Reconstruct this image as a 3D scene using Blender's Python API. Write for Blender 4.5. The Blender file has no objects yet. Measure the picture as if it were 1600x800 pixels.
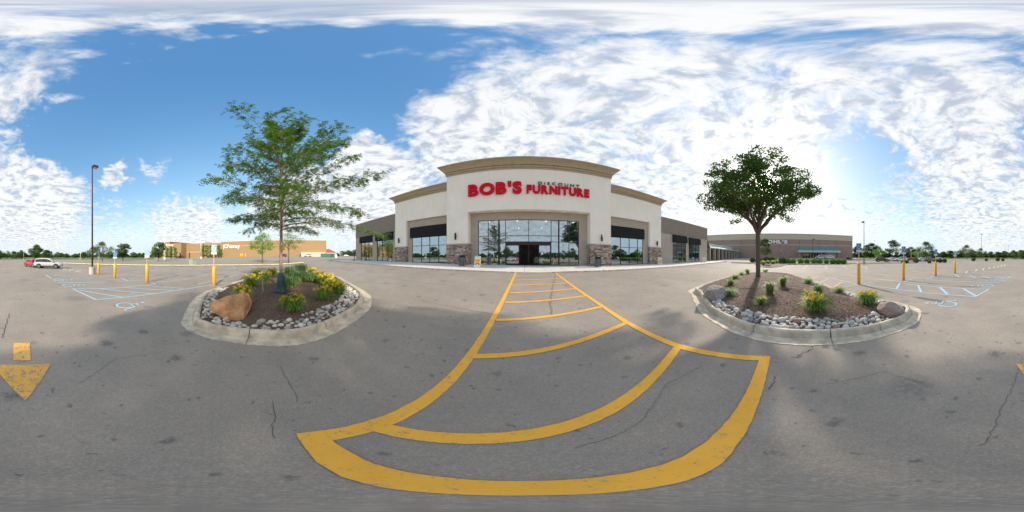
import bpy, math, random
import numpy as np
from mathutils import Vector, Matrix
R = math.radians
random.seed(7); rng = np.random.default_rng(7)
S = bpy.context.scene
COL = S.collection

# ------------------------------------------------------------ camera
CAMH = 2.0
YAW = 4.41                      # the facade's normal lies this far right of the view centre
cd = bpy.data.cameras.new('camera'); cam = bpy.data.objects.new('camera', cd); COL.objects.link(cam)
cam.location = (0, 0, CAMH); cam.rotation_euler = (R(90), 0, R(YAW))
cd.type = 'PANO'
for holder in (cd, getattr(cd, 'cycles', None)):
    try: holder.panorama_type = 'EQUIRECTANGULAR'
    except Exception: pass
cd.clip_start = .05; cd.clip_end = 6000
S.camera = cam
S.render.engine = 'CYCLES'
S.render.resolution_x = 1024; S.render.resolution_y = 512
S.view_settings.view_transform = 'Standard'; S.view_settings.look = 'None'
S.view_settings.gamma = 1; S.view_settings.exposure = 1.72
S.cycles.max_bounces = 8; S.cycles.transparent_max_bounces = 16

# ------------------------------------------------------------ sun
SUN_AZ, SUN_EL = 84.5, 24.75    # azimuth from +Y towards +X
def azdir(az, el=0):
    return Vector((math.sin(R(az))*math.cos(R(el)), math.cos(R(az))*math.cos(R(el)), math.sin(R(el))))
sd = azdir(SUN_AZ, SUN_EL)
sl = bpy.data.lights.new('sun', 'SUN'); sl.energy = 1.6; sl.angle = R(1.3); sl.color = (1, .90, .76)
so = bpy.data.objects.new('sun', sl); COL.objects.link(so)
so.rotation_euler = sd.to_track_quat('Z', 'Y').to_euler(); so.location = sd*100

# ------------------------------------------------------------ world
world = bpy.data.worlds.new('World'); S.world = world; world.use_nodes = True
WN = world.node_tree.nodes; WL = world.node_tree.links; WN.clear()
class NG:
    def __init__(s, tree): s.t = tree; s.n = tree.nodes; s.l = tree.links
    def put(s, sock, v):
        if hasattr(v, 'is_output'): s.l.new(v, sock)
        elif v is not None: sock.default_value = v
    def math(s, op, a, b=None, c=None, clamp=False):
        n = s.n.new('ShaderNodeMath'); n.operation = op; n.use_clamp = clamp
        s.put(n.inputs[0], a)
        if b is not None: s.put(n.inputs[1], b)
        if c is not None: s.put(n.inputs[2], c)
        return n.outputs[0]
    def vmath(s, op, a, b=None, out=0):
        n = s.n.new('ShaderNodeVectorMath'); n.operation = op
        s.put(n.inputs[0], a)
        if b is not None:
            s.put(n.inputs['Scale'] if op == 'SCALE' else n.inputs[1], b)
        return n.outputs[out]
    def noise(s, vec, scale, detail=4, rough=.55, dist=0, col=False):
        n = s.n.new('ShaderNodeTexNoise'); s.put(n.inputs['Vector'], vec)
        n.inputs['Scale'].default_value = scale; n.inputs['Detail'].default_value = detail
        n.inputs['Roughness'].default_value = rough; n.inputs['Distortion'].default_value = dist
        return n.outputs['Color' if col else 'Fac']
    def ss(s, v, a, b, lo=0., hi=1.):
        n = s.n.new('ShaderNodeMapRange'); n.interpolation_type = 'SMOOTHSTEP'
        s.put(n.inputs[0], v)
        for i, x in enumerate((a, b, lo, hi)): s.put(n.inputs[i+1], x)
        return n.outputs[0]
    def mix(s, f, a, b, typ='MIX'):
        n = s.n.new('ShaderNodeMix'); n.data_type = 'RGBA'; n.blend_type = typ
        s.put(n.inputs['Factor'], f); s.put(n.inputs['A'], a if hasattr(a, 'is_output') else (*a, 1)); s.put(n.inputs['B'], b if hasattr(b, 'is_output') else (*b, 1))
        return n.outputs['Result']
w = NG(world.node_tree)
tc = WN.new('ShaderNodeTexCoord'); D = w.vmath('NORMALIZE', tc.outputs['Generated'])
sky = WN.new('ShaderNodeTexSky'); sky.sky_type = 'NISHITA'; sky.sun_disc = False
sky.sun_elevation = R(SUN_EL); sky.sun_rotation = R(SUN_AZ); sky.air_density = 1.0; sky.dust_density = .6; sky.ozone_density = 3
sep = WN.new('ShaderNodeSeparateXYZ'); WL.new(D, sep.inputs[0])
zc = w.math('MAXIMUM', sep.outputs[2], 0.0)
den = w.math('ADD', zc, .10)
cv = WN.new('ShaderNodeCombineXYZ')
w.put(cv.inputs[0], w.math('DIVIDE', sep.outputs[0], den)); w.put(cv.inputs[1], w.math('DIVIDE', sep.outputs[1], den))
P = cv.outputs[0]
DW = w.vmath('NORMALIZE', w.vmath('ADD', w.vmath('ADD', D, w.vmath('SCALE', w.vmath('SUBTRACT', w.noise(D, 3.2, 4, .6, col=True), (.5, .5, .5)), .34)), w.vmath('SCALE', w.vmath('SUBTRACT', w.noise(D, 13., 4, .6, col=True), (.5, .5, .5)), .12)))
def pxdir(px, py): return tuple(azdir((px-819.6)*.225, (400-py)*.225))
def lobe(px, py, r0, r1, amp):      # amp inside r0 deg, fading to 0 at r1 deg
    d = w.vmath('DOT_PRODUCT', DW, pxdir(px, py), out=1)
    return w.ss(d, math.cos(R(r1)), math.cos(R(r0)), 0., amp)
cover = 0.10
terms = [lobe(330, 125, 12, 50, -.36), lobe(300, 230, 12, 40, -.14), lobe(1330, 250, 3, 17, -.24), lobe(1510, 110, 2, 14, -.12),
         lobe(980, 140, 24, 72, .14), lobe(800, 0, 3, 13, .36), lobe(20, 110, 6, 24, .32), lobe(720, 200, 4, 18, .16), lobe(620, 130, 3, 14, -.10), lobe(1480, 200, 6, 22, .14),
         lobe(630, 215, 2, 13, -.15), lobe(585, 300, 5, 22, .30), lobe(560, 235, 2, 9, .22), lobe(470, 310, 4, 20, .26), lobe(240, 262, 1, 8, .40), lobe(175, 270, 1, 6, .34), lobe(295, 168, 1, 5, .40), lobe(345, 182, 1, 5, .36), lobe(60, 320, 5, 20, .26), lobe(300, 350, 3, 16, .26),
         lobe(480, 185, 2, 9, .14), lobe(1550, 320, 6, 26, .16), lobe(1190, 290, 8, 30, .10), lobe(700, 60, 5, 20, .02), lobe(120, 215, 3, 16, -.2)]
cov = cover
for t_ in terms: cov = w.math('ADD', cov, t_)
warp = w.vmath('ADD', P, w.vmath('SCALE', w.noise(P, 1.3, 3, .5, col=True), .55))
n1 = w.noise(warp, 1.0, 5, .55)
n2 = w.noise(warp, 6.6, 7, .62, .3)
n3 = w.noise(w.vmath('ADD', warp, (7.3, 2.1, 0)), 17., 6, .6)
d0 = w.math('ADD', -.05, w.math('ADD', w.math('MULTIPLY', n1, .26), w.math('ADD', w.math('MULTIPLY', n2, .66), w.math('MULTIPLY', n3, .34))))
dens = w.math('ADD', d0, cov)
alpha = w.ss(dens, .58, .88)
hz = w.ss(sep.outputs[2], 0.0,   .22, .88, 0.)          # pale air near the horizon
shade = w.ss(w.noise(w.vmath('ADD', warp, (.05, .03, 0)), 8.5, 5, .6), .30, .60, .46, .92)
thick = w.math('MULTIPLY', shade, 1.0)
ccol = w.mix(w.ss(thick, .46, .92), (.175, .19, .22), (.322, .318, .310))
sky_s = w.vmath('SCALE', sky.outputs[0], .14)
sky_s = w.vmath('DIVIDE', w.vmath('SCALE', sky_s, 1.28), w.vmath('ADD', w.vmath('SCALE', sky_s, 2.3), (1, 1, 1)))
hs = WN.new('ShaderNodeHueSaturation'); hs.inputs['Saturation'].default_value = 1.3; hs.inputs['Value'].default_value = .94; WL.new(sky_s, hs.inputs['Color'])
base = w.mix(hz, hs.outputs[0], (.215, .265, .305))
col = w.mix(w.math('MULTIPLY', alpha, .90), base, ccol)
sdot = w.vmath('DOT_PRODUCT', D, tuple(sd), out=1)
g1 = w.math('POWER', w.math('MAXIMUM', sdot, 0.), 70.)
g2 = w.math('POWER', w.math('MAXIMUM', sdot, 0.), 9.)
g3 = w.math('POWER', w.math('MAXIMUM', sdot, 0.), 900.)
glow = w.math('ADD', w.math('MULTIPLY', g1, .5), w.math('ADD', w.math('MULTIPLY', g2, .05), w.math('MULTIPLY', g3, 8.)))
gl = w.vmath('SCALE', (1., .95, .86), None); gl.node.inputs['Scale'].default_value = 1; WL.new(glow, gl.node.inputs['Scale'])
col = w.vmath('ADD', col, gl)
bg = WN.new('ShaderNodeBackground'); bg.inputs['Strength'].default_value = 1.0
WL.new(col, bg.inputs['Color'])
wo = WN.new('ShaderNodeOutputWorld'); WL.new(bg.outputs[0], wo.inputs['Surface'])

# ------------------------------------------------------------ materials
M = {}
def mat(name, col=(.5, .5, .5), rough=.7, var=.15, scale=6, bump=.0, bscale=40, metal=0, island=0, trans=0, emit=0, spec=.5, coat=0, col2=None):
    m = bpy.data.materials.new(name); m.use_nodes = True; g = NG(m.node_tree)
    b = m.node_tree.nodes['Principled BSDF']; b.inputs['Roughness'].default_value = rough; b.inputs['Metallic'].default_value = metal
    b.inputs['Specular IOR Level'].default_value = spec; b.inputs['Coat Weight'].default_value = coat
    tcn = g.n.new('ShaderNodeTexCoord'); V = tcn.outputs['Object']
    c1 = tuple(max(0, x*(1-var)) for x in col); c2 = col2 or tuple(min(1, x*(1+var)) for x in col)
    out = g.mix(g.ss(g.noise(V, scale, 5, .6), .3, .7), c1, c2)
    if island:
        geo = g.n.new('ShaderNodeNewGeometry'); h = g.n.new('ShaderNodeHueSaturation')
        g.l.new(out, h.inputs['Color']); g.put(h.inputs['Value'], g.ss(geo.outputs['Random Per Island'], 0, 1, 1-island, 1+island))
        g.put(h.inputs['Hue'], g.math('ADD', .5, g.math('MULTIPLY', g.math('SUBTRACT', geo.outputs['Random Per Island'], .5), .05*island)))
        out = h.outputs[0]
    g.l.new(out, b.inputs['Base Color'])
    if bump:
        bn = g.n.new('ShaderNodeBump'); bn.inputs['Strength'].default_value = min(1, bump); bn.inputs['Distance'].default_value = .02
        g.l.new(g.noise(V, bscale, 6, .6), bn.inputs['Height']); g.l.new(bn.outputs[0], b.inputs['Normal'])
    if emit: b.inputs['Emission Color'].default_value = (*col, 1); b.inputs['Emission Strength'].default_value = emit
    if trans:
        tr = g.n.new('ShaderNodeBsdfTranslucent'); mx = g.n.new('ShaderNodeMixShader'); mx.inputs[0].default_value = trans
        g.l.new(g.mix(.5, out, tuple(min(1, x*1.8) for x in (col[0]*1.2, col[1]*1.3, col[2]*.5))), tr.inputs[0])
        g.l.new(b.outputs[0], mx.inputs[1]); g.l.new(tr.outputs[0], mx.inputs[2])
        g.l.new(mx.outputs[0], g.n['Material Output'].inputs[0])
    M[name] = m; return m

def streak(name, dark, amt):
    m = M[name]; g = NG(m.node_tree); b = g.n['Principled BSDF']; src = b.inputs['Base Color'].links[0].from_socket
    V = g.n.new('ShaderNodeTexCoord').outputs['Object']; V2 = g.vmath('MULTIPLY', V, (2.2, 2.2, .16))
    f = g.math('MULTIPLY', g.ss(g.noise(V2, 1.6, 6, .7), .48, .72, 0., amt), g.ss(g.noise(V, .35, 3, .6), .35, .65, .3, 1.))
    g.l.new(g.mix(f, src, dark), b.inputs['Base Color'])
def asphalt():
    m = bpy.data.materials.new('asphalt'); m.use_nodes = True; g = NG(m.node_tree); b = g.n['Principled BSDF']
    V = g.n.new('ShaderNodeTexCoord').outputs['Object']
    big = g.noise(V, .13, 5, .6, .6); mid = g.noise(V, .9, 6, .65); fine = g.noise(V, 55, 3, .7)
    c = g.mix(g.ss(big, .35, .65), (.42, .345, .275), (.51, .425, .34))
    c = g.mix(g.ss(mid, .3, .75, 0., .55), c, (.29, .255, .22))
    c = g.mix(g.ss(g.noise(V, 3.2, 5, .7), .55, .8, 0., .35), c, (.33, .32, .305))
    c = g.mix(g.ss(g.noise(V, 17, 4, .75), .42, .62, .22, 0.), c, (.17, .155, .14))
    c = g.mix(g.ss(g.noise(V, 7, 6, .75), .54, .70, 0., .22), c, (.56, .50, .43))
    # aggregate speckle
    vo = g.n.new('ShaderNodeTexVoronoi'); vo.inputs['Scale'].default_value = 150; g.l.new(V, vo.inputs['Vector'])
    sp = g.n.new('ShaderNodeSeparateColor'); g.l.new(vo.outputs['Color'], sp.inputs[0])
    c = g.mix(g.ss(sp.outputs[0], .80, .97, 0., .4), c, (.52, .48, .44))
    c = g.mix(g.ss(fine, .42, .66, .30, 0.), c, (.11, .105, .10))
    # oil stains: scattered cells with ragged edges
    wv = g.vmath('ADD', V, g.vmath('SCALE', g.noise(V, 5, 4, .6, col=True), .22))
    for sc, off, r0, r1, keep, dark in ((.8, (0, 0, 0), .03, .11, .5, (.10, .095, .09)), (2.3, (3, 1, 0), .04, .14, .60, (.13, .125, .12)), (.35, (9, 4, 0), .06, .22, .55, (.17, .16, .15)), (6., (5, 2, 0), .06, .16, .72, (.12, .115, .11))):
        v2 = g.n.new('ShaderNodeTexVoronoi'); v2.voronoi_dimensions = '2D'; v2.inputs['Scale'].default_value = sc; g.l.new(g.vmath('ADD', wv, off), v2.inputs['Vector'])
        s2 = g.n.new('ShaderNodeSeparateColor'); g.l.new(v2.outputs['Color'], s2.inputs[0])
        f = g.math('MULTIPLY', g.ss(g.math('MULTIPLY', v2.outputs['Distance'], g.math('ADD', .55, g.math('MULTIPLY', s2.outputs[2], 2.2))), r0, r1, .72, 0.), g.math('GREATER_THAN', s2.outputs[1], keep))
        f = g.math('MULTIPLY', f, g.ss(g.noise(V, 14, 4, .7), .3, .6))
        c = g.mix(f, c, dark)
    g.l.new(c, b.inputs['Base Color']); b.inputs['Roughness'].default_value = .88; b.inputs['Specular IOR Level'].default_value = .3
    bn = g.n.new('ShaderNodeBump'); bn.inputs['Strength'].default_value = .5; bn.inputs['Distance'].default_value = .012
    g.l.new(g.math('ADD', g.noise(V, 60, 5, .7), g.math('MULTIPLY', g.noise(V, 2, 3, .5), .4)), bn.inputs['Height']); g.l.new(bn.outputs[0], b.inputs['Normal'])
    M['asphalt'] = m
asphalt()
def paint(name, col, wear, lo=(.23, .22, .21)):
    m = bpy.data.materials.new(name); m.use_nodes = True; g = NG(m.node_tree); b = g.n['Principled BSDF']
    V = g.n.new('ShaderNodeTexCoord').outputs['Object']
    n = g.noise(V, 9, 8, .8); n_ = g.noise(V, 55, 4, .8)
    f = g.ss(g.math('ADD', g.math('MULTIPLY', n, .6), g.math('MULTIPLY', n_, .4)), wear-.05, wear+.05)
    c = g.mix(g.ss(g.noise(V, 2.2, 3, .6), .3, .7, 0., .35), col, tuple(x*.8 for x in col))
    g.l.new(g.mix(f, c, lo), b.inputs['Base Color']); b.inputs['Roughness'].default_value = .75
    bn = g.n.new('ShaderNodeBump'); bn.inputs['Strength'].default_value = .3; bn.inputs['Distance'].default_value = .01
    g.l.new(g.noise(V, 60, 5, .7), bn.inputs['Height']); g.l.new(bn.outputs[0], b.inputs['Normal'])
    M[name] = m
paint('yellow_paint', (.98, .48, .05), .585); paint('worn_arrow_paint', (.95, .48, .08), .54)
paint('blue_paint', (.42, .62, .72), .60); paint('stall_paint', (.74, .60, .40), .56)
def brick(name, c1, c2, mort, sx=1., bw=.40, bh=.1):
    m = bpy.data.materials.new(name); m.use_nodes = True; g = NG(m.node_tree); b = g.n['Principled BSDF']
    V = g.n.new('ShaderNodeTexCoord').outputs['Object']
    se = g.n.new('ShaderNodeSeparateXYZ'); g.l.new(V, se.inputs[0]); co = g.n.new('ShaderNodeCombineXYZ')
    g.put(co.inputs[0], g.math('ADD', se.outputs[0], se.outputs[1])); g.put(co.inputs[1], se.outputs[2])
    t = g.n.new('ShaderNodeTexBrick'); g.l.new(co.outputs[0], t.inputs['Vector']); t.inputs['Scale'].default_value = 1
    t.inputs['Brick Width'].default_value = bw; t.inputs['Row Height'].default_value = bh; t.inputs['Mortar Size'].default_value = .008
    t.inputs['Color1'].default_value = (*c1, 1); t.inputs['Color2'].default_value = (*c2, 1); t.inputs['Mortar'].default_value = (*mort, 1)
    c = g.mix(g.ss(g.noise(V, .8, 5, .6), .3, .7, 0., .25), t.outputs['Color'], tuple(x*.6 for x in c1))
    g.l.new(c, b.inputs['Base Color']); b.inputs['Roughness'].default_value = .85
    bn = g.n.new('ShaderNodeBump'); bn.inputs['Strength'].default_value = .5; bn.inputs['Distance'].default_value = .01; bn.invert = True
    g.l.new(t.outputs['Fac'], bn.inputs['Height']); g.l.new(bn.outputs[0], b.inputs['Normal']); M[name] = m
brick('taupe_brick', (.50, .42, .33), (.44, .37, .29), (.50, .44, .37))
brick('brown_brick', (.30, .235, .19), (.265, .21, .17), (.31, .26, .22))
brick('far_tan_brick', (.33, .215, .105), (.305, .195, .09), (.32, .22, .12), bw=1.2, bh=.4)
brick('far_brown_brick', (.42, .275, .21), (.36, .24, .19), (.40, .30, .24), bw=1.2, bh=.4)
mat('stucco', (.95, .87, .75), .9, .03, .5, .25, 120)
mat('cornice_tan', (.47, .365, .235), .8, .05, 1.5, .1, 60)
mat('cap_stone', (.60, .55, .48), .8, .08, 5)
mat('stone_veneer', (.36, .28, .225), .9, .35, 7, .8, 30, island=.5)
mat('mortar', (.25, .23, .21), .95)
mat('black_metal', (.012, .012, .013), .4, .1)
mat('awning', (.006, .006, .007), .85, .1)
mat('soft_dark', (.03, .03, .03), .7)
mat('sign_red', (.66, .006, .018), .6, .03, spec=.15)
mat('red_edge', (.35, .012, .02), .5)
mat('sign_black', (.02, .02, .02), .5)
mat('sign_white', (.85, .85, .84), .5, .03)
mat('concrete_walk', (.72, .67, .61), .9, .07, 2.2, .25, 60)
mat('kerb_concrete', (.64, .54, .405), .92, .24, 3.2, .6, 45)
mat('pole_concrete', (.46, .42, .36), .9, .15, 6, .5, 40)
mat('mulch', (.15, .085, .055), .95, .55, 26, 1., 55, col2=(.25, .16, .115))
mat('mulch_chips', (.30, .165, .11), .95, .3, 30, island=.75)
mat('mulch_chips_grey', (.25, .185, .145), .95, .3, 30, island=.95)
mat('bark', (.15, .11, .085), .95, .35, 14, .9, 40)
mat('pale_bark', (.30, .215, .155), .9, .25, 14, .6, 40)
mat('locust_leaf', (.105, .195, .03), .6, .35, .8, trans=.35, island=.65)
mat('maple_leaf', (.065, .12, .018), .6, .25, .8, trans=.42, island=.4)
mat('far_leaf', (.075, .13, .028), .7, .3, .5, trans=.2, island=.45)
mat('bright_leaf', (.17, .30, .05), .7, .25, .8, trans=.3, island=.35)
mat('arborvitae_leaf', (.12, .22, .035), .8, .25, .8, trans=.15, island=.4)
mat('blue_leaf', (.06, .12, .07), .7, .3, .5, island=.4)
mat('lily_leaf', (.19, .32, .05), .6, .25, 3, trans=.3, island=.6)
mat('grass_leaf', (.21, .32, .10), .6, .25, 3, trans=.3, island=.75)
mat('lily_orange', (.88, .44, .02), .6, .2, 3, trans=.3, island=.25)
mat('lily_gold', (.90, .60, .03), .6, .15, 3, trans=.3, island=.25)
mat('turf', (.24, .28, .09), .95, .35, 2.5, .8, 30, col2=(.42, .40, .18))
mat('meadow', (.13, .17, .06), .95, .3, .3)
mat('boulder_orange', (.50, .235, .10), .88, .25, 3.5, 1., 7, col2=(.60, .34, .17))
mat('boulder_grey', (.38, .32, .27), .9, .35, 7, .9, 18)
mat('boulder_pink', (.37, .26, .215), .9, .3, 7, .9, 18)
for i, c in enumerate(((.62, .58, .52), (.52, .49, .44), (.27, .27, .27), (.42, .36, .30), (.70, .66, .60), (.33, .20, .15))):
    mat('stone%d' % i, c, .75, .15, 12, .3, 50)
mat('bag_green', (.018, .085, .085), .55, .3, 9, .5, 12)
mat('bag_strap', (.30, .33, .33), .7)
mat('weathered_wood', (.42, .38, .33), .9, .2, 10)
mat('bollard_yellow', (.88, .46, .02), .45, .08, 3)
mat('post_tan', (.62, .44, .25), .6)
mat('sign_blue', (.045, .20, .52), .45, .05)
mat('sign_pale', (.28, .48, .55), .6, .08)
mat('sign_backing', (.62, .62, .60), .5)
mat('dark_bronze', (.055, .035, .028), .5)
mat('rusty_bronze', (.055, .032, .028), .6)
mat('white_pole', (.78, .77, .75), .6)
mat('bin_grey', (.22, .23, .24), .6, .1)
mat('board_white', (.82, .80, .76), .6)
mat('poster_yellow', (.85, .58, .10), .6, .05)
mat('poster_red', (.65, .07, .03), .6); mat('poster_orange', (.85, .30, .05), .6)
mat('rubber', (.02, .02, .02), .8); mat('rim', (.35, .35, .36), .35, metal=.8)
mat('car_glass', (.012, .014, .018), .08, spec=.9)
mat('headlamp', (.7, .7, .7), .2); mat('tail_lamp', (.4, .01, .01), .3)
mat('teal_roof', (.10, .30, .27), .5); mat('pale_fascia', (.62, .60, .56), .7)
mat('beige_band', (.60, .49, .34), .8); mat('interior', (.16, .14, .12), .8, .4, 1.5)
mat('interior_floor', (.10, .085, .07), .35); mat('warm_room', (.55, .27, .09), .8, .3, 1.2)
mat('crack', (.10, .09, .08), .95)
mat('utility', (.30, .36, .27), .7); mat('dumpster_green', (.04, .15, .09), .6); mat('trailer_white', (.52, .47, .38), .6)
mat('roof_red', (.38, .09, .06), .8)
mat('lamp_glow', (1, .93, .8), .5, 0, emit=1.2)
mat('soffit_glow', (1, .93, .8), .5, 0, emit=.45)
mat('warm_glow', (1, .55, .2), .5, 0, emit=1.6)
for n_, c in (('silver', (.60, .60, .60)), ('white', (.80, .80, .80)), ('black', (.02, .02, .025)), ('red', (.45, .02, .03)), ('grey', (.16, .17, .18)), ('charcoal', (.05, .055, .06))):
    mat('paint_'+n_, c, .32, .02, 1, coat=.7)
def glass():
    m = bpy.data.materials.new('window_glass'); m.use_nodes = True; g = NG(m.node_tree); g.n.remove(g.n['Principled BSDF'])
    gl = g.n.new('ShaderNodeBsdfGlossy'); gl.inputs['Roughness'].default_value = .0; gl.inputs['Color'].default_value = (.80, .90, .97, 1)
    tr = g.n.new('ShaderNodeBsdfTransparent'); tr.inputs[0].default_value = (.62, .68, .70, 1)
    mx = g.n.new('ShaderNodeMixShader'); lw = g.n.new('ShaderNodeLayerWeight'); lw.inputs[0].default_value = .35
    g.put(mx.inputs[0], g.ss(lw.outputs['Facing'], 0, 1, .42, .85))
    g.l.new(tr.outputs[0], mx.inputs[1]); g.l.new(gl.outputs[0], mx.inputs[2]); g.l.new(mx.outputs[0], g.n['Material Output'].inputs[0])
    M['window_glass'] = m
glass()
streak('stucco', (.62, .56, .49), .28); streak('cornice_tan', (.22, .17, .12), .5); streak('boulder_orange', (.25, .13, .07), .6)

# ------------------------------------------------------------ object helpers
def tag(o, label=None, cat=None, group=None, kind=None):
    if label: o['label'] = label
    if cat: o['category'] = cat
    if group: o['group'] = group
    if kind: o['kind'] = kind
    return o
def link(name, mesh, parent=None, loc=None):
    o = bpy.data.objects.new(name, mesh); COL.objects.link(o)
    if parent: o.parent = parent
    if loc is not None: o.location = loc
    return o
def empty(name, loc, rz=0, label=None, cat=None, group=None):
    o = bpy.data.objects.new(name, None); COL.objects.link(o); o.location = loc; o.rotation_euler = (0, 0, rz); o.empty_display_size = .2
    return tag(o, label, cat, group)
def copy_tree(o, parent=None):
    c = o.copy(); COL.objects.link(c); c.parent = parent
    for ch in list(o.children): copy_tree(ch, c)
    return c
class MB:
    def __init__(s): s.v = []; s.f = []; s.m = []; s.cur = 0
    def add(s, vs, fs):
        n = len(s.v); s.v += [tuple(v) for v in vs]; s.f += [tuple(i+n for i in f) for f in fs]; s.m += [s.cur]*len(fs); return s
    def box(s, x0, x1, y0, y1, z0, z1):
        vs = [(x, y, z) for z in (z0, z1) for y in (y0, y1) for x in (x0, x1)]
        return s.add(vs, [(0, 2, 3, 1), (4, 5, 7, 6), (0, 1, 5, 4), (2, 6, 7, 3), (0, 4, 6, 2), (1, 3, 7, 5)])
    def tube(s, pts, rad, n=8, caps=True):
        pts = [Vector(p) for p in pts]; rad = rad if hasattr(rad, '__len__') else [rad]*len(pts)
        vs = []; up = None
        for i, p in enumerate(pts):
            t = (pts[min(i+1, len(pts)-1)]-pts[max(i-1, 0)]).normalized()
            if up is None: up = Vector((1, 0, 0)) if abs(t.x) < .8 else Vector((0, 1, 0))
            a = t.cross(up).normalized(); b = t.cross(a).normalized(); up = a.cross(t)
            for k in range(n):
                q = 2*math.pi*k/n; vs.append(p+(a*math.cos(q)+b*math.sin(q))*rad[i])
        fs = [(i*n+k, i*n+(k+1) % n, (i+1)*n+(k+1) % n, (i+1)*n+k) for i in range(len(pts)-1) for k in range(n)]
        if caps: fs += [tuple(range(n-1, -1, -1)), tuple(range((len(pts)-1)*n, len(pts)*n))]
        return s.add(vs, fs)
    def lathe(s, prof, n=16, c=(0, 0)):
        vs = [(c[0]+r*math.cos(2*math.pi*k/n), c[1]+r*math.sin(2*math.pi*k/n), z) for r, z in prof for k in range(n)]
        fs = [(i*n+k, i*n+(k+1) % n, (i+1)*n+(k+1) % n, (i+1)*n+k) for i in range(len(prof)-1) for k in range(n)]
        fs += [tuple(range(n-1, -1, -1)), tuple(range((len(prof)-1)*n, len(prof)*n))]
        return s.add(vs, fs)
    def loft(s, rings, closed=True, caps=True):
        n = len(rings[0]); vs = [p for r in rings for p in r]
        fs = [(i*n+k, i*n+(k+1) % n, (i+1)*n+(k+1) % n, (i+1)*n+k) for i in range(len(rings)-1) for k in range(n if closed else n-1)]
        if caps: fs += [tuple(range(n-1, -1, -1)), tuple(range((len(rings)-1)*n, len(rings)*n))]
        return s.add(vs, fs)
    def prism(s, poly, axis, a, b):
        def P3(u, v, c): return {'x': (c, u, v), 'y': (u, c, v), 'z': (u, v, c)}[axis]
        return s.loft([[P3(u, v, a) for u, v in poly], [P3(u, v, b) for u, v in poly]])
    def xform(s, mtx):
        s.v = [tuple(mtx @ Vector(v)) for v in s.v]; return s
    def mesh(s, name, mats, smooth=False):
        me = bpy.data.meshes.new(name); me.from_pydata(s.v, [], s.f); me.update()
        for m_ in (mats if isinstance(mats, (list, tuple)) else [mats]): me.materials.append(M[m_] if isinstance(m_, str) else m_)
        if any(s.m): me.polygons.foreach_set('material_index', s.m)
        if smooth: me.polygons.foreach_set('use_smooth', [True]*len(me.polygons))
        return me
    def build(s, name, mats, parent=None, smooth=False, bevel=0, loc=None):
        o = link(name, s.mesh(name, mats, smooth), parent, loc)
        if bevel:
            b = o.modifiers.new('bevel', 'BEVEL'); b.width = bevel; b.segments = 2; b.limit_method = 'ANGLE'
        return o
def npmesh(name, V, F, mats, midx=None, smooth=False):
    V = np.asarray(V, np.float32); F = np.asarray(F, np.int32); k = F.shape[1]
    me = bpy.data.meshes.new(name); me.vertices.add(len(V)); me.vertices.foreach_set('co', V.ravel())
    me.loops.add(F.size); me.loops.foreach_set('vertex_index', F.ravel())
    me.polygons.add(len(F)); me.polygons.foreach_set('loop_start', np.arange(0, F.size, k, dtype=np.int32)); me.polygons.foreach_set('loop_total', np.full(len(F), k, np.int32))
    for m_ in mats: me.materials.append(M[m_])
    if midx is not None: me.polygons.foreach_set('material_index', np.asarray(midx, np.int32))
    me.update(calc_edges=True)
    if smooth: me.polygons.foreach_set('use_smooth', [True]*len(F))
    return me
def leaves(C, A, N, L, Wd):
    """rhombic leaves: centres C, long axes A, normals N, length L, width Wd"""
    n = len(C); A = A/np.linalg.norm(A, axis=1, keepdims=True)
    B = np.cross(A, N); B /= np.linalg.norm(B, axis=1, keepdims=True)+1e-9
    L = np.broadcast_to(L, n)[:, None]; Wd = np.broadcast_to(Wd, n)[:, None]
    V = np.stack([C-A*L/2, C+B*Wd/2, C+A*L/2, C-B*Wd/2], 1).reshape(-1, 3)
    return V, np.arange(4*n).reshape(n, 4)
def rdir(n):
    v = rng.normal(size=(n, 3)); return v/np.linalg.norm(v, axis=1, keepdims=True)

# ------------------------------------------------------------ terrain
def ssf(t): t = max(0., min(1., t)); return t*t*(3-2*t)
def clip(v, a, b): return max(a, min(b, v))
def G(x, y):
    r = clip((y-2)/12.6, 0, 1)*(.5-.008*clip(x, -30, 22))*(1 if y < 60 else 0)
    k = 1-ssf((math.hypot(x, y)-260)/200)
    west = 1.75*ssf((-x-36)/75)*ssf((y+75)/85)
    east = .95*ssf((x-34)/42)*ssf((y+60)/50)
    return max(r, 0)*1.0*(1-ssf((abs(x)-45)/30)) + (west+east)*k
def W(px): return (px-819.6)*.225
def at(px, py, up=0.):
    """ground point seen along that direction (z of the ground + up)"""
    a = R(W(px)); t = math.tan(R((py-400)*.225)); z = 0
    for _ in range(12):
        d = (CAMH-z-up)/t; x, y = d*math.sin(a), d*math.cos(a); z = G(x, y)
    return Vector((x, y, z+up))
def far(px, d): a = R(W(px)); x, y = d*math.sin(a), d*math.cos(a); return Vector((x, y, G(x, y)))
cs = sorted(set([-3000, -1500, -800, -500, -400, -300, -250] + list(range(-200, -44, 5)) + list(range(-44, 45)) + list(range(45, 201, 5)) + [250, 300, 400, 500, 800, 1500, 3000]))
n = len(cs)
MB().add([(x, y, G(x, y)) for y in cs for x in cs], [(j*n+i, j*n+i+1, (j+1)*n+i+1, (j+1)*n+i) for j in range(n-1) for i in range(n-1)]).build('asphalt_ground', 'asphalt', smooth=True)['kind'] = 'structure'

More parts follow.
